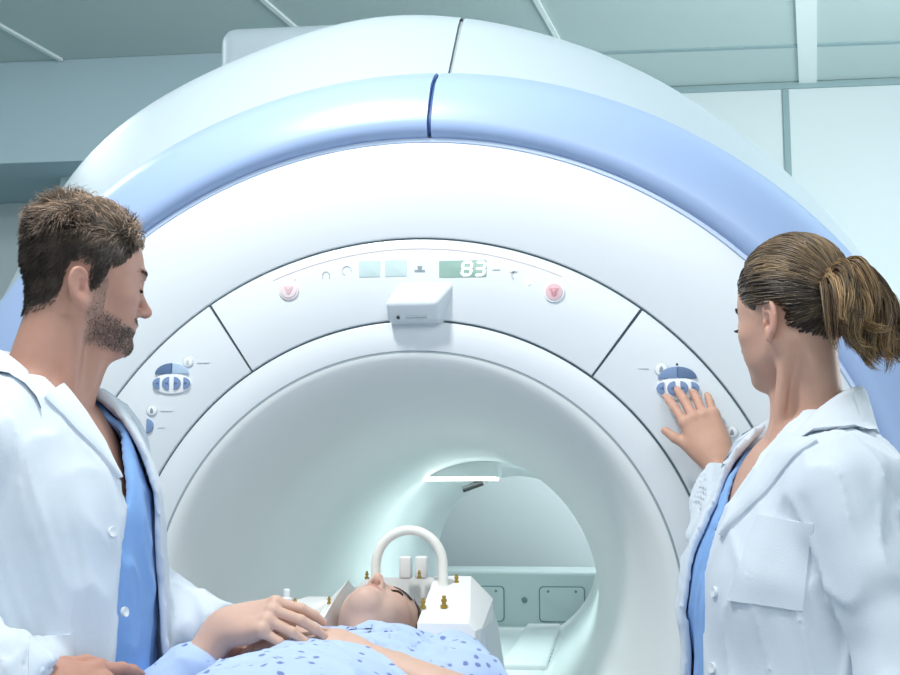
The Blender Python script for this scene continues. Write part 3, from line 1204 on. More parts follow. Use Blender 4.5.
hoodo = local_deep(link('sensor_hood', me, M['white'], None, 40), mri)
slab('hood_slot', rrect(0.013, 1.682, 0.042, 0.0035, 0.0015), -0.0358, -0.026, M['markdark'], hoodo, bev=0.0003)
slab('hood_sensor', ell(-0.023, 1.6815, 0.0032, 0.0032, 14), -0.0358, -0.026, M['black'], hoodo, bev=0.0003)


# keypads
def dshape(cx, cz, w, h, side):
    pts = ell(cx - side * w * .28, cz, w * .8, h / 2, 14, -90, 90)
    if side < 0:
        pts = [(2 * (cx + w * .28) - (a + 0) + 0 * w, b) for a, b in [(p[0] + 0, p[1]) for p in pts]]
        pts = [(2 * cx - (x - 0) if False else x, z) for x, z in pts]
        pts = ell(cx + w * .28, cz, w * .8, h / 2, 14, 90, 270)
    return pts


def keypad(cx, cz, panel, capl, capr, key, sc=1.0):
    """an oval plate: a two-tone cap over a row of four rounded keys"""
    base = slab('keypad', ell(cx, cz - 0.013, 0.0415 * sc, 0.0215 * sc, 44), -0.0035, 0.001, M['keywhite'], panel, bev=0.002)
    # cap, left and right halves
    top = cz + 0.0065
    A = np.radians(np.linspace(0, 90, 12))
    right = [(cx + 0.0005, top)] + [(cx + 0.0365 * sc * math.cos(a), top + 0.0225 * sc * math.sin(a)) for a in A[:-1]] + [(cx + .0005, top + 0.0225 * sc)]
    left = [(2 * cx - x, z) for x, z in right][::-1]
    slab('key_cap', left, -0.0045, 0.001, capl, base, bev=0.0012)
    slab('key_cap', right, -0.0045, 0.001, capr, base, bev=0.0012)
    for i, s in enumerate((-1, -1, 1, 1)):
        x = cx + (i - 1.5) * 0.0205 * sc
        hh = 0.027 if i in (1, 2) else 0.024
        k = slab('key', dshape(x, cz - 0.0125, 0.0185 * sc, hh * sc, s), -0.0065, -0.002, key, base, bev=0.001)
        t = 0.0035
        slab('key_arrow', [(x + s * t, cz - 0.0125), (x - s * t, cz - 0.0125 + t), (x - s * t, cz - 0.0125 - t)], -0.0072, -0.006, M['keydark'], base, bev=0.0002)
    return base


keypad(0.512, 1.5525, panel_right, M['keyblue'], M['keydark'], M['keyblue'])
keypad(-0.487, 1.5735, panel_left, M['keydark'], M['keypale'], M['keyblue'], 0.97)


def round_key(x, z, r, panel, face, icon=M['markdark']):
    b = slab('round_button', ell(x, z, r, r, 30), -0.002, 0.001, M['mark'], panel)
    slab('button_face', ell(x, z, r * .84, r * .84, 26), -0.003, -0.001, face, b)
    slab('button_icon', [(x - r * .3, z - r * .45), (x + r * .3, z - r * .45), (x + r * .25, z + .1 * r), (x, z + r * .5), (x - r * .25, z + .1 * r)], -0.0038, -0.0025, icon, b, bev=0.0002)


round_key(0.482, 1.577, 0.0135, panel_right, M['keywhite'])
multi_slab('printed_label', [rrect(0.448, 1.579, 0.020, 0.0022, 0.001)], -0.0012, 0.001, M['mark'], panel_right)
multi_slab('printed_label', [ell(0.512, 1.586, .0022, .0022, 10)], -0.0012, 0.001, M['black'], panel_right)
round_key(0.611, 1.456, 0.012, panel_right, M['keywhite'])
round_key(0.590, 1.475, 0.010, panel_right, M['keypale'])
round_key(-0.455, 1.604, 0.0115, panel_left, M['keywhite'], M['mark'])
multi_slab('printed_label', [rrect(-0.424, 1.602, 0.026, 0.002, 0.001)], -0.0012, 0.001, M['mark'], panel_left)
round_key(-0.527, 1.507, 0.0115, panel_left, M['keywhite'])
multi_slab('printed_label', [rrect(-0.497, 1.506, 0.026, 0.002, 0.001)], -0.0012, 0.001, M['mark'], panel_left)
round_key(-0.565, 1.476, 0.012, panel_left, M['keypale'])
slab('key', dshape(-0.532, 1.476, 0.018, 0.029, 1), -0.004, 0.001, M['keyblue'], panel_left, bev=0.001)
multi_slab('printed_label', [rrect(-0.506, 1.473, 0.014, 0.002, 0.001)], -0.0012, 0.001, M['mark'], panel_left)
multi_slab('printed_label', [ell(-0.541, 1.445, .005, .005, 12)], -0.0012, 0.001, M['mark'], panel_left)

# housing on the top of the shell
box('top_housing', (-0.785, 1.15, 2.15), (-0.05, 1.75, 2.775), M['shell'], mri, bev=0.05, seg=6)
# pedestal under the gantry
box('base_plinth', (-0.95, 0.2, 0.0), (0.95, 2.7, 0.25), M['shell'], mri, bev=0.02)

# bridge that carries the table top through the bore
br = box('table_bridge', (0.040, 1.55, 0.74), (0.180, 2.86, 0.828), M['tabletop'], mri, bev=0.010)
box('bridge_rail', (0.200, 1.40, 0.76), (0.207, 2.86, 0.785), M['tealdark'], mri, bev=0.002)
box('bridge_step', (0.210, 1.40, 0.74), (0.290, 2.86, 0.800), M['liner'], mri, bev=0.006)
for i in range(4):
    box('vent_slot', (0.1790, 1.75 + i * 0.10, 0.775), (0.1815, 1.80 + i * 0.10, 0.812), M['tealdark'], br, bev=0)
box('bore_floor', (-0.23, 0.9, 0.77), (0.23, 2.84, 0.81), M['liner'], mri, bev=0.01)

# rear console seen through the bore
con = empty('rear_console', (0.0, 3.2, 0), 'pale teal console with outlined hatches, seen through the far end of the bore', 'console')
box('console_body', (-0.70, 3.02, 0.0), (0.70, 3.40, 1.032), M['teal'], con, bev=0.02)
box('console_ledge', (-0.68, 2.96, 0.0), (0.68, 3.02, 0.80), M['teal'], con, bev=0.01)


def hatch(x, z, w, h):
    f = slab('hatch', rrect(x, z, w, h, 0.018), 3.014, 3.025, M['tealdark'], con, bev=0.001)
    slab('hatch_face', rrect(x, z, w - 0.009, h - 0.009, 0.015), 3.011, 3.02, M['teal'], f, bev=0.002)
    for sx in (-.3, .3):
        slab('hatch_screw', ell(x + sx * w, z + h * .36, .006, .006, 12), 3.009, 3.013, M['tealdark'], f, bev=0.0005)


hatch(0.180, 0.893, 0.195, 0.150)
hatch(-0.155, 0.893, 0.180, 0.150)
slab('console_knob', ell(0.02, 0.91, .012, .012, 18), 3.005, 3.02, M['tealdark'], con, bev=0.002)

# ------------------------------------------------------------------ patient table
tab = empty('patient_table', (-0.02, -0.9, 0), 'white patient table with a pale mattress running into the scanner bore', 'table')
box('table_top', (-0.215, -2.05, 0.815), (0.195, 0.8, 0.862), M['tabletop'], tab, bev=0.015)
box('mattress', (-0.200, -2.0, 0.8625), (0.180, -0.36, 0.895), M['mattress'], tab, bev=0.012)
box('table_skirt', (-0.17, -1.9, 0.42), (0.15, -0.06, 0.815), M['tabletop'], tab, bev=0.03)
box('table_base', (-0.22, -1.6, 0.0), (0.20, -0.3, 0.42), M['coilside'], tab, bev=0.03)
# ------------------------------------------------------------------ head coil on the table
import bmesh
coil = empty('head_coil', (0.01, -0.18, 0.895), "white head coil with brass pins round the patient's head", 'head coil')


def hull(name, pts, m, bev, seg=3):
    bm = bmesh.new()
    for q in pts:
        bm.verts.new(q)
    r = bmesh.ops.convex_hull(bm, input=bm.verts)
    bmesh.ops.delete(bm, geom=list({e for e in r['geom_interior'] + r['geom_unused'] if isinstance(e, bmesh.types.BMVert)}), context='VERTS')
    bmesh.ops.dissolve_limit(bm, angle_limit=0.02, verts=bm.verts, edges=bm.edges)
    bmesh.ops.bevel(bm, geom=list(bm.edges), offset=bev, segments=seg, affect='EDGES', profile=0.5, clamp_overlap=True)
    me = bpy.data.meshes.new(name)
    bm.to_mesh(me)
    bm.free()
    return me


def octo(y, x0, x1, z0, z1, c, cl=None):
    """one cross-section of the housing, with chamfered upper corners"""
    cl = c if cl is None else cl
    return [(x0, y, z0), (x1, y, z0), (x1, y, z1 - c), (x1 - c, y, z1), (x0 + cl, y, z1), (x0, y, z1 - cl)]


hm = hull('housing', octo(-0.335, -0.135, 0.158, 0.897, 1.128, 0.012, 0.030) + octo(-0.30, -0.138, 0.166, 0.897, 1.138, 0.020, 0.034)
          + octo(-0.12, -0.13, 0.168, 0.897, 1.192, 0.040) + octo(-0.03, -0.12, 0.158, 0.897, 1.182, 0.05), M['coil'], 0.006)
ho = link('housing', hm, M['coil'])
cm_ = hull('cavity', [(sx * q[0] - 0.018, y, q[1]) for sx in (1, -1) for q in ((0.080, 1.30), (0.080, 1.02), (0.060, 0.955), (0.03, 0.945)) for y in (-0.40, -0.098 if q[1] < 1.2 else -0.035)], M['coil'], 0.004)
co = bpy.data.objects.new('cavity', cm_)
C.objects.link(co)
md = ho.modifiers.new('carve', 'BOOLEAN')
md.operation = 'DIFFERENCE'
md.object = co
md.solver = 'EXACT'
dg = bpy.context.evaluated_depsgraph_get()
nm = bpy.data.meshes.new_from_object(ho.evaluated_get(dg))
ho.modifiers.clear()
ho.data = nm
if not nm.materials:
    nm.materials.append(M['coil'])
bpy.data.objects.remove(co)
nm.polygons.foreach_set('use_smooth', [True] * len(nm.polygons))
nm.set_sharp_from_angle(angle=math.radians(30))
local_deep(ho, coil)
# lower shelf at the left and the rounded flank at the right
box('side_shelf', (-0.200, -0.30, 0.897), (-0.132, -0.06, 1.150), M['coil'], coil, bev=0.018, seg=4)
me = hull('flank_cover', [(0.163, -0.31, 0.9), (0.163, -0.31, 1.12), (0.172, -0.30, 1.10), (0.184, -0.26, 1.02), (0.190, -0.25, 0.9), (0.163, -0.05, 0.9), (0.163, -0.05, 1.13),
                          (0.172, -0.06, 1.10), (0.184, -0.06, 1.02), (0.190, -0.06, 0.9)], M['coilside'], 0.008, 4)
fo = link('flank_cover', me, M['coilside'], None, 40)
me.polygons.foreach_set('use_smooth', [True] * len(me.polygons))
local_deep(fo, coil)
multi_slab('flank_marks', [rrect(0.172, 1.045, .003, .012, .001), rrect(0.179, 1.045, .003, .012, .001), rrect(0.172, 1.020, .003, .010, .001)], -0.3, -0.275, M['mark'], coil)
# arch over the coil
A = np.radians(np.linspace(0, 180, 25))
tube('arch', [(0.083, -0.165, 1.155)] + [(0.022 + 0.061 * math.cos(a), -0.165, 1.212 + 0.063 * math.sin(a)) for a in A] + [(-0.039, -0.165, 1.155)], 0.0088, M['tube'], coil, 14)
# two white clips
for x in (0.004, 0.034):
    box('clip', (x - 0.011, -0.105, 1.185), (x + 0.011, -0.080, 1.226), M['coil'], coil, bev=0.004)


def pin(x, y, z, s=1.0):
    s = s * 0.72
    prof = [(0.0075, -0.004), (0.0075, 0.003), (0.0045, 0.0035), (0.0042, 0.009), (0.0060, 0.0095), (0.0062, 0.014), (0.0042, 0.015), (0.0040, 0.021), (0.0022, 0.022)]
    lathe('brass_pin', [(r * s, h * s) for r, h in prof], (x, y, z), M['brass'], coil, 14)


for x, y, z, s in ((-0.062, -0.13, 1.188, .75), (0.034, -0.125, 1.190, .75), (0.074, -0.125, 1.190, .85), (0.105, -0.150, 1.183, .9), (0.063, -0.275, 1.149, .95), (0.098, -0.270, 1.150, 1.15),
                   (-0.105, -0.25, 1.152, .7), (-0.165, -0.25, 1.149, .7)):
    pin(x, y, z, s)
lathe('white_post', [(0.010, 0), (0.010, 0.012), (0.006, 0.014), (0.006, 0.026), (0.003, 0.028)], (-0.175, -0.27, 1.149), M['coil'], coil)
box('neck_pad', (-0.06, -0.33, 0.905), (0.068, -0.11, 0.975), M['coilside'], coil, bev=0.012)

# @@PEOPLE
# ------------------------------------------------------------------ people
CAMP = np.array(cam.location)
_cp, _sp, _cy, _sy = math.cos(0.1305), math.sin(0.1305), math.cos(-0.1235), math.sin(-0.1235)
_fw = np.array([_sy * _cp, _cy * _cp, _sp])
_rt = np.array([_cy, -_sy, 0.0])
_up = np.cross(_rt, _fw)


def ray(px):
    px = np.atleast_2d(np.array(px, float))
    return unit(_fw + _rt * ((px[:, :1] - 450) / 1250) + _up * ((337.5 - px[:, 1:]) / 1250))


def interp_rows(pts, n):
    pts = np.array(pts, float)
    d = np.concatenate([[0], np.cumsum(np.linalg.norm(np.diff(pts, axis=0), axis=1))])
    q = np.linspace(0, d[-1], n)
    return np.stack([np.interp(q, d, pts[:, i]) for i in range(pts.shape[1])], 1)


def cloth_patch(name, F, A, Bp, nu, nv, thick, m, parent, roll=0.0, lift=0.001, near=0.6, far=3.0, D=None):
    """a piece of cloth lying on a garment: its two long edges as polylines of sight lines on to the garment F"""
    a, b = interp_rows(A, nv), interp_rows(Bp, nv)
    u = np.linspace(0, 1, nu)
    px = (a[:, None, :] * (1 - u[None, :, None]) + b[:, None, :] * u[None, :, None]).reshape(-1, 2)
    W = ray(px)
    O = np.tile(CAMP, (len(W), 1))
    hit = F.march(O, W, near, far, 400)
    g = hit.reshape(nv, nu)
    if np.isnan(g).all():
        return None
    g[0] = np.where(np.isnan(g[0]).all(), np.nanmedian(g), g[0])
    for r in range(nv):          # a sight line that passes the garment takes its neighbour's distance
        row = g[r]
        bad = np.isnan(row)
        if bad.all():
            g[r] = g[r - 1] if r else np.nanmedian(g)
        elif bad.any():
            row[bad] = np.interp(np.flatnonzero(bad), np.flatnonzero(~bad), row[~bad])
    for _ in range(3):
        p = np.pad(g, 1, mode='edge')
        g = (p[1:-1, 1:-1] * 2 + p[:-2, 1:-1] + p[2:, 1:-1] + p[1:-1, :-2] + p[1:-1, 2:]) / 6
    base = O + W * g.reshape(-1)[:, None]
    N = unit(F.grad(base))
    N[(N * W).sum(1) > 0] *= -1
    uu = np.tile(u, nv)
    th = thick + roll * np.sin(PI * uu)
    top = base + N * (lift + th)[:, None] if hasattr(th, '__len__') else base + N * (lift + th)
    bot = base - N * 0.002
    V = np.concatenate([top, bot])
    k = nu * nv
    idx = np.arange(k).reshape(nv, nu)
    Q = np.stack([idx[:-1, :-1], idx[:-1, 1:], idx[1:, 1:], idx[1:, :-1]], -1).reshape(-1, 4)
    rim = np.concatenate([idx[0, :], idx[1:, -1], idx[-1, -2::-1], idx[-2:0:-1, 0]])
    r2 = np.roll(rim, -1)
    S_ = np.stack([rim, r2, r2 + k, rim + k], 1)
    me = mesh_np(name, V, quads=np.concatenate([Q, S_[:, ::-1], Q[:, ::-1] + k]))
    fix_normals(me)
    o = link(name, me, m, None, 50)
    if parent:
        local_deep(o, parent)
    return o


def coat_button(F, pxs, parent):
    for x, y in pxs:
        c = F.march(CAMP[None], ray((x, y)), 0.6, 3.0, 500)
        if np.isnan(c[0]):
            continue
        q = CAMP + ray((x, y))[0] * c[0]
        N = unit(F.grad(q[None]))[0]
        R = basis(np.cross(N, [0, 0, 1.0]), N)
        V, Fc = [], []
        pr_ = [(0.0, -0.002), (0.0068, -0.002), (0.0074, 0.001), (0.0068, 0.0026), (0.0050, 0.0022), (0.0, 0.0016)]
        k, n = len(pr_), 22
        for i in range(n):
            a = 2 * PI * i / n
            for r, z in pr_:
                V.append(R @ np.array([r * math.cos(a), r * math.sin(a), z]) + q + N * 0.001)
        for i in range(n):
            j = (i + 1) % n
            Fc += [(i * k + t, j * k + t, j * k + t + 1, i * k + t + 1) for t in range(k - 1)]
        me = mesh_np('coat_button', V, polys=Fc)
        fix_normals(me)
        local_deep(link('coat_button', me, M['button'], None, 40), parent)


def merge(parts):
    V, Q, Cc = [], [], []
    n = 0
    for v, q, c in parts:
        V.append(v)
        Q.append(q + n)
        Cc.append(c)
        n += len(v)
    return np.concatenate(V), np.concatenate(Q), np.concatenate(Cc)


def torso(f, g, P):
    """the trunk; g is how far out of the skin this layer lies; P holds the person's measures"""
    s, z = P['w'], P['z']
    f.ell((0.0, 0, 1.26 + z), (0.112 * P['d'] + g, 0.158 * s + g, 0.23), 0.0)
    f.ell((0.004, 0, 1.03 + z), (0.105 * P['d'] + g, 0.145 * s + g, 0.25), 0.06)
    f.ell((0.0, 0, 0.92 + z), (0.115 * P['d'] + g, 0.168 * s + g, 0.17), 0.06)
    for q in (1, -1):
        f.cone((-0.012, q * 0.06 * s, 1.405 + z), (-0.012, q * 0.150 * s, 1.398 + z), 0.060 + g, 0.056 + g, 0.05)
        f.cone((-0.020, q * 0.02, 1.448 + z), (-0.016, q * 0.13 * s, 1.405 + z), 0.044 + g, 0.042 + g, 0.04)
    if P.get('bust'):
        for q in (1, -1):
            f.ell((0.060, q * 0.070, 1.255 + z), (0.052 + g, 0.060 + g, 0.060 + g), 0.05)


def coat_fold(f, P, amp, seed, frame_inv):
    """soft folds in the cloth of a garment"""
    X, Y, Z = f.coords()
    sl = 24
    for i in range(0, f.n[0], sl):
        sub = f.F[i:i + sl]
        Xb = X[i:i + sl]
        Pp = np.stack(np.broadcast_arrays(Xb, Y, Z), -1)
        q = Pp * np.array([1, 1, 0.35])
        m = np.abs(sub) < 0.05
        qm = q[m]
        n = noise3(qm, 26, seed) * amp + noise3(qm, 55, seed + 2) * amp * 0.45
        w = qm + np.stack([noise3(qm, 12, seed + 5), noise3(qm, 12, seed + 6), noise3(qm, 12, seed + 7)], 1) * 0.035
        for fq, sd, a in ((30, 8, 0.9), (52, 9, 0.55)):      # sharper creases running down the cloth
            rdg = 1 - np.abs(np.clip(noise3(w, fq, seed + sd) * 2.2, -1, 1))
            n = n - rdg ** 3 * amp * a
        sub[m] += n
        f.F[i:i + sl] = sub


def sleeve_wrinkles(f, a, b, r, amp, freq, seed, spread=0.5):
    """rings of creases between a and b on a sleeve"""
    a, b = np.array(a, float), np.array(b, float)
    u = b - a
    L = np.linalg.norm(u)
    u = u / L
    s1 = unit(np.cross(u, [0.3, 0.5, 0.8]))
    s2 = np.cross(u, s1)

    def fn(x, y, z):
        px, py, pz = x - a[0], y - a[1], z - a[2]
        t = px * u[0] + py * u[1] + pz * u[2]
        p, q = px * s1[0] + py * s1[1] + pz * s1[2], px * s2[0] + py * s2[1] + pz * s2[2]
        w = np.clip(1 - np.abs((t - L / 2) / (L * spread * 1.3)), 0, 1) * (np.sqrt(p * p + q * q) < r * 1.8)
        ang = np.arctan2(q, p)
        ph = t * freq + 1.6 * np.sin(ang * 1.0 + seed) + 0.8 * np.sin(2 * ang + seed * 2 + t * 20)
        return w * amp * (np.sin(ph) * (0.6 + 0.4 * np.sin(ang + 1.3 * seed)))
    f.put(fn, np.minimum(a, b) - r * 1.6, np.maximum(a, b) + r * 1.6, 0.0, 'a')


def make_shell(f, thick):
    """keep only the cloth of a solid garment"""
    f.F = np.maximum(f.F, -(f.F + thick))


def keep_under(f, outer, gap):
    """a garment worn under another stays inside it"""
    X, Y, Z = f.coords()
    for i in range(0, f.n[0], 24):
        sub = f.F[i:i + 24]
        m = np.abs(sub) < 0.06
        P_ = np.stack(np.broadcast_arrays(X[i:i + 24], Y, Z), -1)[m]
        sub[m] = np.maximum(sub[m], outer.sample(P_) + gap)
        f.F[i:i + 24] = sub


def cut(f, fn):
    """remove where fn(x,y,z) in the current frame is negative"""
    X, Y, Z = f.coords()
    R, t = f.R.astype(np.float32), f.t.astype(np.float32)
    for i in range(0, f.n[0], 32):
        x, y, z = X[i:i + 32] - t[0], Y - t[1], Z - t[2]
        lx = R[0, 0] * x + R[1, 0] * y + R[2, 0] * z
        ly = R[0, 1] * x + R[1, 1] * y + R[2, 1] * z
        lz = R[0, 2] * x + R[1, 2] * y + R[2, 2] * z
        f.F[i:i + 32] = np.maximum(f.F[i:i + 32], -fn(lx, ly, lz))


def cut_sleeve(f, wrist, d, r):
    """open the end of a sleeve"""
    d = unit(np.array(d, float))
    w = np.array(wrist, float)

    def fn(x, y, z):
        t = (x - w[0]) * d[0] + (y - w[1]) * d[1] + (z - w[2]) * d[2]
        q = np.sqrt(np.maximum((x - w[0]) ** 2 + (y - w[1]) ** 2 + (z - w[2]) ** 2 - t * t, 0))
        return np.maximum(-t - 0.05, np.maximum(q - r, t - 0.02))
    lo, hi = w - 0.14, w + 0.14
    f.put(lambda x, y, z: -fn(x, y, z), lo, hi, 0.0, 'i2') if False else None
    b = f.block(lo, hi, 0)
    if b:
        sl, x, y, z = b
        f.F[sl] = np.maximum(f.F[sl], -fn(x, y, z))


def collar(name, R, centre, cz, F, m, parent, r0=0.066, r1=0.105, drop=0.045, span=112, fwd=0.02, sag=0.028):
    """a folded coat collar: it stands round the neck and falls over the coat F behind and at the sides"""
    prof = [(r0, -0.045), (r0 + 0.001, 0.004), (r0 + 0.005, 0.013), (r0 + 0.011, 0.0145), (r0 + 0.018, 0.008), (r0 + (r1 - r0) * .75, -drop * 0.5), (r1, -drop),
            (r1 - 0.005, -drop - 0.002), (r0 + 0.014, -0.010), (r0 + 0.008, -0.045)]
    V = []
    n = 48
    k = len(prof)
    for i in range(n + 1):
        a = math.radians(-span + 2 * span * i / n)
        e = 1 - math.cos(a)
        for q, (r, z) in enumerate(prof):
            flare = 1 + (0.10 * e if q in (5, 6, 7) else 0)
            V.append(np.array([-r * flare * math.cos(a) * 0.92 + fwd * e * 0.5, r * flare * math.sin(a), z - sag * e * e * (1.35 if q in (5, 6, 7) else 1)]))
    V = np.array(V) @ R.T + np.array(centre) + np.array([0, 0, cz])
    # the fall of the collar rests on the coat
    for q, gap in ((4, .004), (5, .006), (6, .0065), (7, .003)):
        idx = np.arange(n + 1) * k + q
        for _ in range(6):
            d = F.sample(V[idx])
            V[idx] += unit(F.grad(V[idx])) * np.maximum(gap - d, 0)[:, None]
    Fc = []
    for i in range(n):
        for q in range(k):
            w = (q + 1) % k
            Fc.append((i * k + q, i * k + w, (i + 1) * k + w, (i + 1) * k + q))
    Fc += [tuple(range(k)), tuple(reversed(range(n * k, n * k + k)))]
    me = mesh_np(name, V, polys=Fc)
    fix_normals(me)
    o = link(name, me, m, None, 70)
    return local_deep(o, parent)


def shoe(parent, x, y, yaw):
    f = Field((x - .2, y - .2, 0.0), (x + .2, y + .2, .14), 0.006)
    f.frame(rotz(yaw), (x, y, 0))
    f.chain([(-0.08, 0, 0.045), (0.05, 0, 0.04), (0.13, 0, 0.032)], [0.042, 0.045, 0.030], 0.0)
    f.cone((-0.06, 0, 0.05), (-0.05, 0, 0.10), 0.045, 0.042, 0.03)
    f.frame()
    cut(f, lambda a, b, c: c - 0.004 + 0 * a + 0 * b)
    V, Q = f.mesh(1)
    o = link('shoe', mesh_np('shoe', V, quads=Q), M['keywhite'])
    local_deep(o, parent)


def trousers(parent, R, t, P, col, feet):
    z = P['z']
    f = Field((t[0] - .35, t[1] - .35, .03), (t[0] + .35, t[1] + .35, 1.05), 0.012)
    f.frame(R, t)
    f.ell((0, 0, 0.93 + z), (0.118, 0.168 * P['w'], 0.13), 0)
    for q in (1, -1):
        f.chain([(0, q * 0.085, 0.88 + z), (0.01, q * 0.095, 0.48), (-0.015, q * 0.10, 0.09)], [0.088, 0.068, 0.058], 0.03)
    f.frame()
    cut(f, lambda a, b, c: c - 0.06 + 0 * a + 0 * b)
    V, Q = f.mesh(1)
    local_deep(link('trousers', mesh_np('trousers', V, quads=Q), col), parent)
    for q in (1, -1):
        p = R @ np.array([0.02, q * 0.10, 0]) + t
        shoe(parent, p[0], p[1], math.atan2(R[1, 0], R[0, 0]))


def skin_root(label, parts, loc):
    """the body of a person: one mesh whose origin is on the floor; it is the thing itself"""
    V, Q, cols = merge(parts)
    o = tinted('person', V - np.array(loc), Q, cols, M['skin'])
    o.location = loc
    tag(o, label, 'person')
    return o


# ---- the doctor in the white coat at the left
P = dict(w=1.06, d=1.04, z=0.008)
SK = (0.49, 0.27, 0.205)
tm = np.array([-0.452, -0.650, 0.0])
Rm = rotz(math.radians(-9))
Rh = rotz(math.radians(41)) @ roty(math.radians(7))
hs = 0.91
th_ = np.array([-0.378, -0.668, 1.654]) - Rh @ np.array([-0.012, -0.0765, -0.010]) * hs


def hp(*q):
    return Rh @ np.array(q) * hs + th_


Bm = Field((th_[0] - .26, th_[1] - .28, 1.20), (th_[0] + .22, th_[1] + .26, 1.84), 0.0026)
sculpt_head(Bm, Rh, th_, hs=hs, ear=(-0.029, -0.027))
Bm.frame()
nk0 = hp(-0.026, 0, -0.045)
nk1 = Rm @ np.array([-0.022, 0, 1.45]) + tm
Bm.cone(nk0, nk1, 0.050, 0.057, 0.028)
jw = hp(0.045, 0, -0.088)
Bm.cone(jw, Rm @ np.array([0.035, 0, 1.43]) + tm, 0.022, 0.030, 0.03)
for s in (1, -1):        # neck cords
    Bm.cone(hp(-0.018, s * 0.056, -0.055), Rm @ np.array([0.045, s * 0.014, 1.435]) + tm, 0.012, 0.010, 0.022)
Bm.frame(Rm, tm)
torso(Bm, 0.002, P)
Bm.frame()
V, Q = Bm.mesh(2)
man_parts = [(V, Q, head_tint(V, Rh, th_, SK, beard=(0.17, 0.135, 0.115), hs=hs))]
# arms: world positions of shoulder, elbow, wrist
shR, elR, wrR = Rm @ np.array([-0.012, -0.168, 1.392]) + tm, np.array([-0.550, -0.945, 1.195]), np.array([-0.325, -0.905, 1.090])
shL, elL, wrL = Rm @ np.array([-0.012, 0.168, 1.392]) + tm, np.array([-0.430, -0.420, 1.190]), np.array([-0.222, -0.505, 1.118])
Hr = Field(wrR - 0.22, wrR + 0.24, 0.0018)
sculpt_hand(Hr, basis((0.66, 0.74, 0.0), (0.30, -0.62, 0.72)), wrR, 1, [(12, 14, 10), (48, 48, 30), (55, 52, 34), (58, 52, 34)],
            thumb=((0.050, 0.046, -0.006), (0.082, 0.050, -0.006), (0.108, 0.046, -0.010)), fore=[(wrR * .5 + elR * .5, 0.036)], rw=0.029)
V, Q = Hr.mesh(1)
man_parts.append((V, Q, np.tile(np.array(SK) * (1.0, .93, .9), (len(V), 1))))
Hl = Field(wrL - 0.22, wrL + 0.24, 0.0022)
sculpt_hand(Hl, basis((0.92, 0.10, -0.22), (0.2, 0.10, 0.95)), wrL, -1, [(18, 25, 20)] * 4,
            thumb=((0.050, 0.050, -0.012), (0.080, 0.058, -0.02), (0.105, 0.056, -0.03)), fore=[(wrL * .5 + elL * .5, 0.036)], rw=0.029)
V, Q = Hl.mesh(1)
man_parts.append((V, Q, np.tile(np.array(SK) * (1.0, .93, .9), (len(V), 1))))
Lf = Field((tm[0] - .45, tm[1] - .45, 0.02), (tm[0] + .45, tm[1] + .45, 1.46), 0.012)
Lf.frame(Rm, tm)
torso(Lf, -0.02, P)
for s in (1, -1):
    Lf.chain([(0, s * 0.085, 0.90), (0.01, s * 0.095, 0.48), (-0.015, s * 0.10, 0.07)], [0.078, 0.052, 0.038], 0.03)
Lf.frame()
Lf.chain([shR, elR, wrR], [0.046, 0.038, 0.028], 0.03)
Lf.chain([shL, elL, wrL], [0.046, 0.038, 0.028], 0.03)
V, Q = Lf.mesh(1)
man_parts.append((V, Q, np.tile(np.array(SK), (len(V), 1))))
man = skin_root('bearded man with greying hair in an open white lab coat over a blue top', man_parts, (float(tm[0]), float(tm[1]), 0.0))


def coat_field(R, t, P, arms, zlo, h, flare=0.02, seed=1, g=0.024, amp=0.0035, ext=0.46):
    z = P['z']
    f = Field((t[0] - ext, t[1] - ext, zlo), (t[0] + ext, t[1] + ext, 1.58), h)
    f.frame(R, t)
    torso(f, g, P)
    f.cone((0.008, 0, 1.27 + z), (0.014, 0, 0.70), 0.160 * P['w'] + g, 0.195 * P['w'] + g + flare, 0.05, flat=(0, 0.78 * P['d']))
    f.frame()
    coat_fold(f, P, amp, seed, None)
    g = Field((0, 0, 0), (.01, .01, .01), 0.01)
    g.lo, g.h, g.n = f.lo, f.h, f.n
    g.F = np.full(f.n, 0.5, np.float32)
    for sh, el, wr, rr in arms:
        d = unit(wr - el)
        pts = [np.array(q, float) for q in (sh, el, wr + d * 0.03)]

        def fn(x, y, z):
            e = smin(cone_d(x, y, z, pts[0], pts[1], rr[0], rr[1]), cone_d(x, y, z, pts[1], pts[2], rr[1], rr[2]), 0.04)
            return np.maximum(e, (x - wr[0]) * d[0] + (y - wr[1]) * d[1] + (z - wr[2]) * d[2])
        g.put(fn, np.min(pts, 0) - 0.09, np.max(pts, 0) + 0.09, 0.0)
    coat_fold(g, P, amp * 1.3, seed + 3, None)
    return f, g


def solid_copy(f, g):
    """the outside of a coat with its sleeves, for laying pockets and lapels on"""
    q = Field((0, 0, 0), (.01, .01, .01), 0.01)
    q.lo, q.h, q.n, q.F = f.lo, f.h, f.n, smin(f.F, g.F, 0.012)
    return q


def join_sleeves(f, g, thick, solid, ends):
    """open cuffs, then sleeves and trunk in one piece of cloth"""
    gs = g.F.copy()
    make_shell(g, thick)
    for wr, el, r in ends:
        cut_sleeve(g, wr, wr - el, r)
    f.F = smin(np.maximum(f.F, -(gs + thick)), g.F, 0.010)


# coat
arms = [(shR, elR, wrR, [0.078, 0.066, 0.048]), (shL, elL, wrL, [0.076, 0.064, 0.048])]
Cm, Gm = coat_field(Rm, tm, P, arms, 0.62, 0.0042, seed=2, amp=0.0055)
sleeve_wrinkles(Gm, elR + (shR - elR) * .45, elR, 0.08, 0.006, 85, 1.0)
sleeve_wrinkles(Gm, elR, wrR, 0.075, 0.0055, 75, 2.2)
sleeve_wrinkles(Gm, elL, wrL, 0.075, 0.005, 75, 0.6)
Csolid = solid_copy(Cm, Gm)
make_shell(Cm, 0.011)
Cm.frame(Rm, tm)


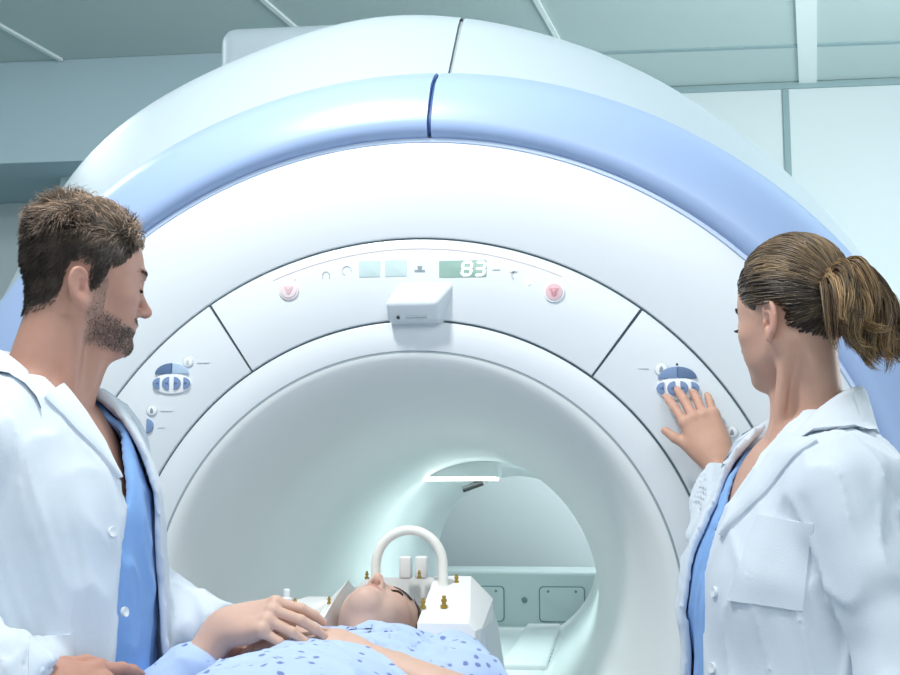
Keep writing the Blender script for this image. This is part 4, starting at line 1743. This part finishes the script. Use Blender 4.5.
def man_open(x, y, z):
    """the open front of the coat and its neck"""
    yr = np.interp(z, [0.6, 0.95, 1.10, 1.20, 1.32, 1.40, 1.45, 1.50], [-0.085, -0.075, -0.066, -0.055, -0.030, -0.045, -0.055, -0.065])
    yl = np.interp(z, [0.6, 0.95, 1.10, 1.20, 1.32, 1.40, 1.45, 1.50], [0.105, 0.100, 0.095, 0.092, 0.075, 0.065, 0.060, 0.065])
    fr = np.maximum(np.maximum(yr - y, y - yl), 0.02 - x)
    nk = np.sqrt((x + 0.022) ** 2 + y ** 2) - 0.070
    nk = np.maximum(nk, 1.42 + 0.0 * x - z)
    return np.minimum(np.minimum(fr, nk), 0.0 * x + 1.505 - z)


cut(Cm, man_open)
Cm.frame()
join_sleeves(Cm, Gm, 0.011, Csolid, ((wrR, elR, 0.0385), (wrL, elL, 0.0385)))
V, Q = Cm.mesh(2)
mcoat = local_deep(link('lab_coat', mesh_np('lab_coat', V, quads=Q), M['coat']), man)
# scrub top
Sm = Field((tm[0] - .26, tm[1] - .28, 0.80), (tm[0] + .26, tm[1] + .28, 1.52), 0.0042)
Sm.frame(Rm, tm)
torso(Sm, 0.015, P)
Sm.cone((0.014, 0, 1.27), (0.034, 0, 0.80), 0.172, 0.198, 0.05, flat=(0, 0.74))
Sm.frame()
coat_fold(Sm, P, 0.007, 6, None)
keep_under(Sm, Csolid, 0.0135)
make_shell(Sm, 0.009)
Sm.frame(Rm, tm)


def man_vneck(x, y, z):
    v = np.maximum(np.abs(y - 0.004) - np.clip((z - 1.315) * 0.52, -0.03, 0.2), 0.0 - x)
    nk = np.maximum(np.sqrt((x + 0.02) ** 2 + y ** 2) - 0.078, 1.42 - z)
    return np.minimum(np.minimum(v, nk), np.minimum(1.49 - z, z - 0.82) + 0 * x)


cut(Sm, man_vneck)
Sm.frame()
V, Q = Sm.mesh(2)
mscrub = local_deep(link('scrub_top', mesh_np('scrub_top', V, quads=Q), M['scrub']), man)
trousers(man, Rm, tm, P, M['scrub'], None)
mc = nk1 * 0.62 + nk0 * 0.38
collar('collar', Rm, (mc[0], mc[1], 0), 1.538, Csolid, M['coat'], mcoat, r0=0.066, r1=0.104, drop=0.062, span=100)
cloth_patch('lapel', Csolid, [(44, 398), (54, 408), (74, 430), (97, 453), (117, 478)], [(62, 385), (70, 394), (84, 412), (103, 441), (120, 478)], 10, 26, 0.004, M['coat'], mcoat, roll=0.003)
cloth_patch('pocket', Csolid, [(28, 637), (28, 690)], [(72, 634), (73, 690)], 10, 12, 0.0025, M['coat'], mcoat)
coat_button(Csolid, ((112, 532), (124, 612)), mcoat)
# hair
def dark(x, y, z):
    return x * 0
hair_cap('hair', Bm, Rh, th_, man_hairline, 0.0045, (0.055, 0.041, 0.033), man, hs=hs)
mh = bpy.data.objects['hair']


def man_strands():
    Pw, L, N = scalp_roots(Bm, Rh, th_, 13000, man_hairline, hs)
    n = len(L)
    K = 8
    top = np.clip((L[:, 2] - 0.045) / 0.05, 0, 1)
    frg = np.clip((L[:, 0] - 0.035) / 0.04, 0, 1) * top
    mg = np.clip(man_hairline(*L.T) / 0.03, 0.25, 1)
    ln = (0.012 + 0.025 * top) * RNG.uniform(0.7, 1.2, n) * (0.45 + 0.55 * mg)
    wv = np.stack([noise3(L, 48, 1), noise3(L, 48, 2), noise3(L, 48, 3)], 1)
    flow = np.stack([-0.55 + 1.05 * frg, 0.15 * np.sign(L[:, 1]) * (1 - top), -1.0 * (1 - top)], 1)
    flow = flow + wv * (1.25 * top + 0.15)[:, None] + RNG.normal(0, 0.16, (n, 3))
    p = L + N * 0.001
    path = [p]
    for i in range(1, K):
        t = i / (K - 1)
        d = flow + N * ((0.75 * top + 0.42) * (1.0 - 1.35 * t))[:, None]
        d = d + np.stack([noise3(p, 130, 1), noise3(p, 130, 2), noise3(p, 130, 3)], 1) * (0.55 * top)[:, None]
        d = unit(d)
        p = p + d * (ln / (K - 1))[:, None]
        path.append(p)
    Pl = np.stack(path, 1)
    Wd = Pl @ Rh.T * hs + th_
    grey = RNG.uniform(0, 1, n) ** 2
    c0 = np.array([0.060, 0.043, 0.033]) * (1 - top[:, None]) + np.array([0.29, 0.205, 0.145]) * top[:, None]  # overhead light put into the colour: strands on top are paler
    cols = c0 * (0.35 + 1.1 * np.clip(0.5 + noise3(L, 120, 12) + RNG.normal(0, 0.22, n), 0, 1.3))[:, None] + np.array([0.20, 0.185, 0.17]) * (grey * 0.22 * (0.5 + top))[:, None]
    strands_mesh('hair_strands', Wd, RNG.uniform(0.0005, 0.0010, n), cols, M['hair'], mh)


man_strands()


def man_beard():
    D = unit(RNG.normal(size=(60000, 3)) + np.array([0.6, 0, -0.6]))
    c = np.array([0.035, 0, -0.045])
    O = np.tile(Rh @ c * hs + th_, (len(D), 1))
    W = D @ Rh.T
    hit = Bm.march(O, W, 0.01, 0.12, 50)
    ok = ~np.isnan(hit)
    Pw = O[ok] + W[ok] * hit[ok][:, None]
    L = (Pw - th_) @ Rh / hs
    keep = beard_mask(*L.T) > RNG.uniform(0.15, 1, len(L))
    L, Pw = L[keep][:9000], Pw[keep][:9000]
    N = unit(Bm.grad(Pw)) @ Rh
    n = len(L)
    K = 4
    p = L - N * 0.0005
    path = [p]
    for i in range(1, K):
        d = unit(N * 0.45 + np.array([0.25, 0, -0.9]) + RNG.normal(0, 0.3, (n, 3)))
        p = p + d * (RNG.uniform(0.0018, 0.0042, n) / (K - 1))[:, None]
        path.append(p)
    Wd = np.stack(path, 1) @ Rh.T * hs + th_
    g = RNG.uniform(0, 1, n)
    chin = np.clip((L[:, 0] - 0.05) / 0.03, 0, 1)
    cols = np.array([0.17, 0.13, 0.108]) * RNG.uniform(0.4, 1.6, (n, 1)) + np.array([0.30, 0.27, 0.25]) * ((g > 0.62) * (0.35 + 0.65 * chin))[:, None]
    strands_mesh('beard', Wd, RNG.uniform(0.00022, 0.00042, n), cols, M['hair'], man)


man_beard()


def brow_strands(R, t, s_, B, par, n, col, side):
    """one eyebrow"""
    y = RNG.uniform(0.014, 0.050, n) * side
    z = 0.021 + 0.006 * np.sin((np.abs(y) - 0.014) / 0.036 * 2.2) + RNG.normal(0, 0.0018, n)
    O = np.stack([np.zeros(n), y, z], 1)
    W = np.tile(np.array([1.0, 0, 0]), (n, 1))
    h = B.march(O @ R.T * s_ + t, W @ R.T, 0.03, 0.12, 60) / s_
    ok = ~np.isnan(h)
    p = (O + W * h[:, None])[ok]
    sg = np.sign(p[:, 1])
    path = [p - W[ok] * 0.0008]
    for i in range(1, 4):
        p = p + np.stack([0.0008 - 0.0008 * i * np.ones(len(p)), sg * 0.0026, 0.0006 * (2 - i) + 0 * sg], 1)
        path.append(p)
    Wd = np.stack(path, 1) @ R.T * s_ + t
    strands_mesh('eyebrow', Wd, np.full(len(p), 0.00035), np.array(col) * RNG.uniform(0.6, 1.5, (len(p), 1)), M['hair'], par)


def lash_strands(R, t, s_, B, par, side, L=0.006, col=(0.025, 0.018, 0.015), n=60):
    """the lashes of one closed eye"""
    y = np.linspace(0.0195, 0.0445, n) * side
    z = -0.0042 - 0.0016 * np.sin((np.abs(y) - 0.0195) / 0.025 * PI)
    O = np.stack([np.zeros(n), y, z], 1)
    W = np.tile(np.array([1.0, 0, 0]), (n, 1))
    h = B.march(O @ R.T * s_ + t, W @ R.T, 0.03, 0.12, 60) / s_
    ok = ~np.isnan(h)
    p = (O + W * h[:, None])[ok]
    path = [p - np.array([0.0006, 0, 0])]
    for i in range(1, 4):
        p = p + np.stack([L / 3 * np.ones(len(p)), np.sign(p[:, 1]) * L * 0.10, L * (-0.22 + 0.10 * i) * np.ones(len(p))], 1)
        path.append(p)
    Wd = np.stack(path, 1) @ R.T * s_ + t
    strands_mesh('eyelashes', Wd, np.full(len(p), 0.00042), np.tile(np.array(col), (len(p), 1)), M['hair'], par)


for sd in (-1, 1):
    brow_strands(Rh, th_, hs, Bm, man, 220, (0.05, 0.037, 0.03), sd)
    lash_strands(Rh, th_, hs, Bm, man, sd, 0.004)

# ---- the doctor in the white coat at the right, pressing a key on the panel
Pw_ = dict(w=0.90, d=0.94, z=-0.062, bust=True)
SKW = (0.58, 0.345, 0.26)
Rw = rotz(math.radians(194)) @ roty(math.radians(-3.5))
tw = np.array([0.672, -0.548, 1.40]) - Rw @ np.array([-0.02, 0, 1.40])
Rg = rotz(math.radians(129)) @ roty(math.radians(7))
hw = 0.885
tg = np.array([0.606, -0.605, 1.586]) - Rg @ np.array([-0.012, 0.0735, -0.010]) * hw


def gp(*q):
    return Rg @ np.array(q) * hw + tg


def wp(*q):
    return Rw @ np.array(q) + tw


Bw = Field((tg[0] - .22, tg[1] - .25, 1.16), (tg[0] + .26, tg[1] + .25, 1.80), 0.0026)
sculpt_head(Bw, Rg, tg, True, hs=hw)
Bw.frame()
Bw.cone(gp(-0.032, 0, -0.045), wp(-0.030, 0, 1.375), 0.034, 0.043, 0.028)
Bw.cone(gp(0.035, 0, -0.078), wp(0.022, 0, 1.375), 0.014, 0.026, 0.03)
for s in (1, -1):
    Bw.cone(gp(-0.018, s * 0.046, -0.05), wp(0.042, s * 0.010, 1.372), 0.0085, 0.0075, 0.016)
    Bw.cone(wp(0.045, s * 0.015, 1.372), wp(0.01, s * 0.13, 1.395), 0.010, 0.010, 0.02)
Bw.frame(Rw, tw)
torso(Bw, 0.006, Pw_)
Bw.frame()
V, Q = Bw.mesh(2)
w_parts = [(V, Q, head_tint(V, Rg, tg, SKW, True, hs=hw))]
wsR, weR, wwR = wp(-0.012, -0.150, 1.338), np.array([0.581, -0.260, 1.177]), np.array([0.575, -0.086, 1.405])
wsL, weL, wwL = wp(0.006, 0.150, 1.338), np.array([0.752, -0.775, 1.095]), np.array([0.690, -0.770, 0.870])
Hw = Field(wwR - 0.20, wwR + 0.22, 0.0017)
tipsW = sculpt_hand(Hw, basis((-0.33, 0.24, 0.86), (-0.05, -0.95, 0.28)), wwR, 1, [(17, 12, 8), (20, 16, 10), (24, 18, 12), (22, 18, 12)], splay=(7, 1, -5, -11),
                    thumb=((0.046, 0.040, -0.008), (0.070, 0.058, -0.012), (0.092, 0.070, -0.016)), fore=[(wwR * .5 + weR * .5, 0.031)], rw=0.0205, scale=0.94)
V, Q = Hw.mesh(1)
w_parts.append((V, Q, np.tile(np.array(SKW) * (1.0, .97, .95), (len(V), 1))))
Hv = Field(wwL - 0.24, wwL + 0.2, 0.0026)
sculpt_hand(Hv, basis((-0.12, 0.0, -1.0), (0.3, -0.95, 0.0)), wwL, -1, [(15, 25, 18)] * 4,
            thumb=((0.050, 0.046, -0.008), (0.078, 0.050, -0.012), (0.102, 0.046, -0.018)), fore=[(wwL * .5 + weL * .5, 0.031)], rw=0.0245, scale=0.9)
V, Q = Hv.mesh(1)
w_parts.append((V, Q, np.tile(np.array(SKW), (len(V), 1))))
Lw = Field((tw[0] - .42, tw[1] - .42, 0.02), (tw[0] + .42, tw[1] + .42, 1.42), 0.012)
Lw.frame(Rw, tw)
torso(Lw, -0.02, Pw_)
for s in (1, -1):
    Lw.chain([(0, s * 0.085, 0.86), (0.01, s * 0.090, 0.46), (-0.015, s * 0.10, 0.07)], [0.076, 0.050, 0.036], 0.03)
Lw.frame()
Lw.chain([wsR, weR, wwR], [0.040, 0.032, 0.024], 0.03)
Lw.chain([wsL, weL, wwL], [0.040, 0.032, 0.024], 0.03)
V, Q = Lw.mesh(1)
w_parts.append((V, Q, np.tile(np.array(SKW), (len(V), 1))))
woman = skin_root('woman with a brown ponytail in a white lab coat, pressing a key on the scanner', w_parts, (0.67, -0.55, 0.0))

armsw = [(wsR, weR, wwR + unit(wwR - weR) * 0.012, [0.064, 0.056, 0.043]), (wsL, weL, wwL, [0.066, 0.058, 0.044])]
Cw, Gw = coat_field(Rw, tw, Pw_, armsw, 0.60, 0.0042, seed=9, g=0.022, flare=0.01, ext=0.42, amp=0.0065)
sleeve_wrinkles(Gw, weR, wwR, 0.065, 0.005, 80, 0.4)
sleeve_wrinkles(Gw, wsL + (weL - wsL) * 0.2, weL, 0.075, 0.004, 60, 2.0)
sleeve_wrinkles(Gw, wsL + (weL - wsL) * 0.75, wwL, 0.07, 0.004, 70, 1.1)
Wsolid = solid_copy(Cw, Gw)
make_shell(Cw, 0.010)
Cw.frame(Rw, tw)


def woman_open(x, y, z):
    yl = np.interp(z, [0.6, 0.95, 1.10, 1.20, 1.28, 1.36, 1.41, 1.46], [0.045, 0.040, 0.036, 0.034, 0.036, 0.050, 0.056, 0.060])
    yr = np.interp(z, [0.6, 0.95, 1.10, 1.20, 1.28, 1.36, 1.41, 1.46], [-0.075, -0.07, -0.065, -0.062, -0.060, -0.058, -0.058, -0.060])
    fr = np.maximum(np.maximum(yr - y, y - yl), 0.02 - x)
    nk = np.sqrt((x + 0.024) ** 2 + y ** 2) - 0.062
    nk = np.maximum(nk, 1.37 + 0.0 * x - z)
    return np.minimum(np.minimum(fr, nk), 0.0 * x + 1.455 - z)


cut(Cw, woman_open)
Cw.frame()
join_sleeves(Cw, Gw, 0.010, Wsolid, [(a[2], a[1], a[3][2] - 0.010) for a in armsw])
V, Q = Cw.mesh(2)
wcoat = local_deep(link('lab_coat', mesh_np('lab_coat', V, quads=Q), M['coat']), woman)
Sw = Field((tw[0] - .26, tw[1] - .26, 0.80), (tw[0] + .26, tw[1] + .26, 1.46), 0.0042)
Sw.frame(Rw, tw)
torso(Sw, 0.0125, Pw_)
Sw.cone((0.014, 0, 1.22), (0.026, 0, 0.80), 0.146, 0.172, 0.05, flat=(0, 0.80))
Sw.frame()
coat_fold(Sw, Pw_, 0.0045, 4, None)
keep_under(Sw, Wsolid, 0.0125)
make_shell(Sw, 0.008)
Sw.frame(Rw, tw)


def woman_vneck(x, y, z):
    v = np.maximum(np.abs(y) - np.clip((z - 1.265) * 0.55, -0.03, 0.2), 0.0 - x)
    nk = np.maximum(np.sqrt((x + 0.02) ** 2 + y ** 2) - 0.070, 1.37 - z)
    return np.minimum(np.minimum(v, nk), np.minimum(1.44 - z, z - 0.82) + 0 * x)


cut(Sw, woman_vneck)
Sw.frame()
V, Q = Sw.mesh(2)
wscrub = local_deep(link('scrub_top', mesh_np('scrub_top', V, quads=Q), M['scrub']), woman)
trousers(woman, Rw, tw, Pw_, M['scrub'], None)
wc = gp(-0.032, 0, -0.045) * 0.4 + wp(-0.030, 0, 1.375) * 0.6
collar('collar', Rw, (wc[0], wc[1], 0), 1.478, Wsolid, M['coat'], wcoat, r0=0.058, r1=0.096, drop=0.058)
cloth_patch('lapel', Wsolid, [(818, 442), (797, 456), (770, 490), (738, 520), (723, 536)], [(790, 440), (772, 452), (752, 478), (733, 505), (721, 534)], 10, 26, 0.004, M['coat'], wcoat, roll=0.003)
cloth_patch('pocket', Wsolid, [(758, 515), (742, 560), (728, 600)], [(815, 524), (808, 565), (802, 611)], 12, 14, 0.0015, M['coat'], wcoat)
coat_button(Wsolid, ((713, 668), (715, 592)), wcoat)

# hair drawn back to a loose ponytail
hair_cap('hair', Bw, Rg, tg, woman_hairline, 0.0045, (0.055, 0.037, 0.025), woman, hs=hw)
wh = [o for o in woman.children if o.name.startswith('hair')][0]
BUN = np.array([-0.104, 0.006, 0.006])


def woman_strands():
    Pq, L, N = scalp_roots(Bw, Rg, tg, 8000, woman_hairline, hw)
    n = len(L)
    K = 14
    c = np.array([-0.012, 0, 0.02])
    D0 = L - c
    r0 = np.linalg.norm(D0, axis=1)
    u0 = D0 / r0[:, None]
    ub = unit(BUN - c)
    rb = np.linalg.norm(BUN - c) - 0.012
    om = np.arccos(np.clip(u0 @ ub, -1, 1))
    path = []
    lift = RNG.uniform(0.0015, 0.0075, n)
    ph = RNG.uniform(0, 6.28, n)
    reach = RNG.uniform(0.75, 1.0, n)
    for i in range(K):
        t = i / (K - 1) * reach
        so = np.sin(om) + 1e-4
        u = unit(u0 * (np.sin((1 - t) * om) / so)[:, None] + ub * (np.sin(t * om) / so)[:, None])
        # radius: find skin along the direction
        O = np.tile(Rg @ c * hw + tg, (n, 1))
        W = u @ Rg.T
        h = Bw.march(O, W, 0.05, 0.14, 36)
        r = np.where(np.isnan(h), r0, h / hw)
        q = c + u * (r + lift * min(1.0, i / 2.0) + 0.002 * np.sin(ph + i * 0.5))[:, None]
        path.append(q)
    path = np.stack(path, 1)
    ok = (ear_gap(path[..., 0], np.abs(path[..., 1]), path[..., 2]) > -0.003).all(1)
    path, L, n = path[ok], L[ok], int(ok.sum())
    Wd = path @ Rg.T * hw + tg
    streak = np.clip(noise3(L * np.array([0.4, 1, 1]), 95, 8) + 0.5 * RNG.normal(0, 0.5, n) + np.clip((L[:, 2] - 0.06) * 9, -0.4, 0.6), -1, 1) * 0.5 + 0.5
    cols = np.array([0.040, 0.027, 0.019]) + np.array([0.24, 0.16, 0.08]) * (streak ** 2.0)[:, None]
    strands_mesh('hair_strands', Wd, RNG.uniform(0.0006, 0.0012, n), cols, M['hair'], wh)


woman_strands()


def ponytail():
    """thick curling locks: out from the band, over and down"""
    K = 18
    paths, rads, cols = [], [], []
    for l in range(64):
        a = RNG.uniform(0, 2 * PI)
        q0 = BUN + np.array([RNG.uniform(-.006, .012), 0.020 * math.cos(a), 0.022 * math.sin(a) + 0.005])
        out = RNG.uniform(0.038, 0.078)
        side = RNG.normal(0, 0.020) + 0.018 * math.cos(a)
        rise = RNG.uniform(-0.008, 0.016) + 0.010 * math.sin(a)
        drop = RNG.uniform(0.068, 0.118)
        back = RNG.uniform(-0.012, 0.042)
        flick = RNG.uniform(-0.014, 0.040)
        P0, P1 = q0, q0 + np.array([-out * .62, side * .4, rise + .018])
        P2 = q0 + np.array([-out * 1.08, side * 1.0, -drop * .42])
        P3 = q0 + np.array([-out * .62 + back * .5 - .010, side * 1.1, -drop * .86])
        P4 = q0 + np.array([-out * .60 - back * .5 - flick, side * 1.0 + RNG.normal(0, .008), -drop])
        ctrl = np.array([P0, P1, P2, P3, P4])
        # smooth curve through the control points
        t = np.linspace(0, 1, K)
        b = np.array([(1 - t) ** 4, 4 * t * (1 - t) ** 3, 6 * t ** 2 * (1 - t) ** 2, 4 * t ** 3 * (1 - t), t ** 4]).T
        line = b @ ctrl * 0.55 + interp_rows(ctrl, K) * 0.45
        for _ in range(3):
            line[1:-1] = line[1:-1] * .5 + (line[2:] + line[:-2]) * .25
        tone = RNG.uniform(0, 1)
        ns = 110
        th = RNG.uniform(0, 2 * PI, ns)
        rr = 0.0115 * np.sqrt(RNG.uniform(0, 1, ns))
        tn = unit(np.gradient(line, axis=0))
        s1 = unit(np.cross(tn, [0.1, 1, 0.2]))
        s2 = np.cross(tn, s1)
        prof = np.interp(t, [0, .15, .5, .85, 1], [0.7, 1.15, 1.1, 0.75, 0.40])
        for j in range(ns):
            w = 1.2 * math.sin(th[j] * 3 + l) * t
            p = line + (s1 * np.cos(th[j] + w)[:, None] + s2 * np.sin(th[j] + w)[:, None]) * (rr[j] * prof)[:, None]
            p = p + np.stack([noise3(p + j * .003, 45, 1), noise3(p + j * .003, 45, 2), noise3(p + j * .003, 45, 3)], 1) * (0.0045 * t)[:, None]
            e = RNG.uniform(0.62, 1.0)
            q = np.stack([np.interp(t * e, t, p[:, i]) for i in range(3)], 1)
            paths.append(q)
            rads.append(RNG.uniform(0.00045, 0.0009))
            c = np.array([0.060, 0.038, 0.023]) + np.array([0.62, 0.40, 0.19]) * (np.clip(0.75 * tone + RNG.normal(0, .2), 0, 1) ** 1.6)
            cols.append(c)
    Wd = np.array(paths) @ Rg.T * hw + tg
    strands_mesh('ponytail', Wd, np.array(rads), np.array(cols), M['hair'], wh)


ponytail()
for sd in (-1, 1):
    brow_strands(Rg, tg, hw, Bw, woman, 180, (0.05, 0.035, 0.025), sd)
    lash_strands(Rg, tg, hw, Bw, woman, sd, 0.0085)
tube('hair_band', [gp(*(BUN + np.array([0.004, 0.013 * math.cos(a), 0.013 * math.sin(a) + .004]))) for a in np.linspace(0, 2 * PI, 17)], 0.004, M['black'], wh, 8)

# ---- the patient on the table
Pp = dict(w=0.86, d=0.81, z=-0.05, bust=True)
SKP = (0.66, 0.45, 0.365)
Rp = np.array([[0, 1, 0], [0, 0, 1], [1, 0, 0]], float)
tp_ = np.array([-0.030, -1.700, 1.012])
Zh = unit(np.array([0.16, 0.98, -0.02]))
Xh = np.array([0.10, -0.02, 1.0])
Xh = unit(Xh - Zh * (Xh @ Zh))
Rq = np.stack([Xh, np.cross(Zh, Xh), Zh], 1)
hq = 0.90
tq = np.array([-0.026, -0.218, 1.094])


def qp(*q):
    return Rq @ np.array(q) * hq + tq


def pp(*q):
    return Rp @ np.array(q) + tp_


Bq = Field((-0.26, -0.56, 0.90), (0.22, -0.08, 1.26), 0.0026)
sculpt_head(Bq, Rq, tq, True, hs=hq)
Bq.frame()
Bq.cone(qp(-0.034, 0, -0.045), pp(-0.025, 0, 1.385), 0.046, 0.050, 0.028)
Bq.cone(qp(0.045, 0, -0.080), pp(0.035, 0, 1.36), 0.018, 0.026, 0.03)
Bq.frame(Rp, tp_)
torso(Bq, -0.004, Pp)
Bq.frame()
V, Q = Bq.mesh(2)
q_parts = [(V, Q, head_tint(V, Rq, tq, SKP, True, hs=hq))]
psR, peR, pwR = pp(-0.01, -0.145, 1.345), np.array([-0.290, -0.640, 1.000]), np.array([-0.176, -0.598, 1.146])
psL, peL, pwL = pp(-0.01, 0.145, 1.345), np.array([0.172, -0.660, 1.050]), np.array([-0.022, -0.585, 1.116])
H1 = Field(pwR - 0.22, pwR + 0.22, 0.0017)
sculpt_hand(H1, basis((0.88, -0.40, 0.20), (-0.10, -0.66, 0.74)), pwR, 1, [(40, 20, 12), (42, 20, 12), (45, 22, 12), (48, 22, 14)], splay=(10, 2, -6, -14),
            thumb=((0.044, 0.034, -0.022), (0.068, 0.034, -0.038), (0.090, 0.026, -0.046)), fore=[(pwR * .5 + peR * .5, 0.030), (peR, 0.038)], rw=0.0255, scale=0.88)
V, Q = H1.mesh(1)
q_parts.append((V, Q, np.tile(np.array(SKP) * (1.0, .96, .93), (len(V), 1))))
H2 = Field(pwL - 0.24, pwL + 0.26, 0.0018)
sculpt_hand(H2, basis((-0.95, 0.14, 0.16), (0.10, -0.20, 0.97)), pwL, -1, [(26, 20, 12), (28, 20, 12), (30, 22, 12), (32, 22, 12)],
            thumb=((0.050, 0.046, -0.006), (0.078, 0.056, -0.004), (0.102, 0.060, -0.004)), fore=[(pwL * .5 + peL * .5, 0.031), (peL, 0.040)], rw=0.0245, scale=0.94)
V, Q = H2.mesh(1)
q_parts.append((V, Q, np.tile(np.array(SKP) * (1.0, .97, .94), (len(V), 1))))
L3 = Field((-0.36, -1.78, 0.895), (0.34, -0.30, 1.16), 0.009)
L3.frame(Rp, tp_)
torso(L3, -0.02, Pp)
for s in (1, -1):
    L3.chain([(0, s * 0.085, 0.82), (0.012, s * 0.085, 0.46), (-0.045, s * 0.07, 0.11)], [0.074, 0.052, 0.040], 0.03)
    L3.chain([(-0.045, s * 0.07, 0.10), (-0.02, s * 0.075, 0.05), (0.06, s * 0.085, 0.01)], [0.040, 0.038, 0.026], 0.03)
L3.frame()
L3.chain([psR, peR], [0.042, 0.036], 0.03)
L3.chain([psL, peL], [0.042, 0.038], 0.03)
V, Q = L3.mesh(1)
q_parts.append((V, Q, np.tile(np.array(SKP), (len(V), 1))))
patient = skin_root('patient lying on the scanner table in a pale blue patterned gown, hands crossed', q_parts, (-0.03, -0.75, 0.895))

G = Field((-0.40, -1.34, 0.8965), (0.36, -0.26, 1.22), 0.0042)
G.frame(Rp, tp_)
torso(G, 0.016, Pp)
G.cone((-0.015, 0, 1.36), (-0.022, 0, 1.40), 0.075, 0.068, 0.05)
G.cone((0.000, 0, 1.10), (-0.005, 0, 0.40), 0.155, 0.175, 0.05, flat=(0, 0.62))
G.frame()
G.chain([psR, peR, peR + (pwR - peR) * 0.56], [0.060, 0.054, 0.041], 0.03)
G.chain([psL, psL + (peL - psL) * 0.55], [0.064, 0.068], 0.04)
G.chain([(0.07, -0.36, 1.045), (0.135, -0.43, 1.052), (0.165, -0.50, 1.040)], [0.058, 0.062, 0.060], 0.03)
coat_fold(G, Pp, 0.0055, 3, None)
sleeve_wrinkles(G, psL - (peL - psL) * 0.3, psL + (peL - psL) * 0.7, 0.11, 0.009, 130, 0.8)
sleeve_wrinkles(G, pp(0.05, -0.05, 1.3), pp(0.05, 0.15, 1.2), 0.14, 0.004, 90, 2.1)
make_shell(G, 0.008)
G.frame(Rp, tp_)


def gown_open(x, y, z):
    nk = np.maximum(np.sqrt((x + 0.02) ** 2 + y ** 2) - 0.060, 1.34 - z)
    return np.minimum(nk, np.minimum(1.42 - z, z - 0.44) + 0 * x)


cut(G, gown_open)
G.frame()
V, Q = G.mesh(2)
local_deep(link('gown', mesh_np('gown', V, quads=Q), M['gown']), patient)
hair_cap('hair', Bq, Rq, tq, woman_hairline, 0.006, (0.045, 0.028, 0.020), patient, hs=hq)
ph_ = [o for o in patient.children if o.name.startswith('hair')][0]


def patient_strands():
    Pq, L, N = scalp_roots(Bq, Rq, tq, 1800, woman_hairline, hq)
    n = len(L)
    K = 8
    p = L + N * 0.004
    path = [p]
    for i in range(1, K):
        d = np.array([-0.9, 0, -0.12]) + RNG.normal(0, 0.10, (n, 3))
        d = unit(d - N * (d * N).sum(1)[:, None] * 0.85)
        p = p + d * (RNG.uniform(0.03, 0.06, n) / (K - 1))[:, None]
        path.append(p)
    Wd = np.stack(path, 1) @ Rq.T * hq + tq
    cols = np.array([0.06, 0.035, 0.025]) * RNG.uniform(0.6, 1.8, (n, 1))
    strands_mesh('hair_strands', Wd, RNG.uniform(0.0006, 0.0012, n), cols, M['hair'], ph_)


patient_strands()
for sd in (-1, 1):
    brow_strands(Rq, tq, hq, Bq, patient, 180, (0.05, 0.035, 0.025), sd)
    lash_strands(Rq, tq, hq, Bq, patient, sd, 0.004)
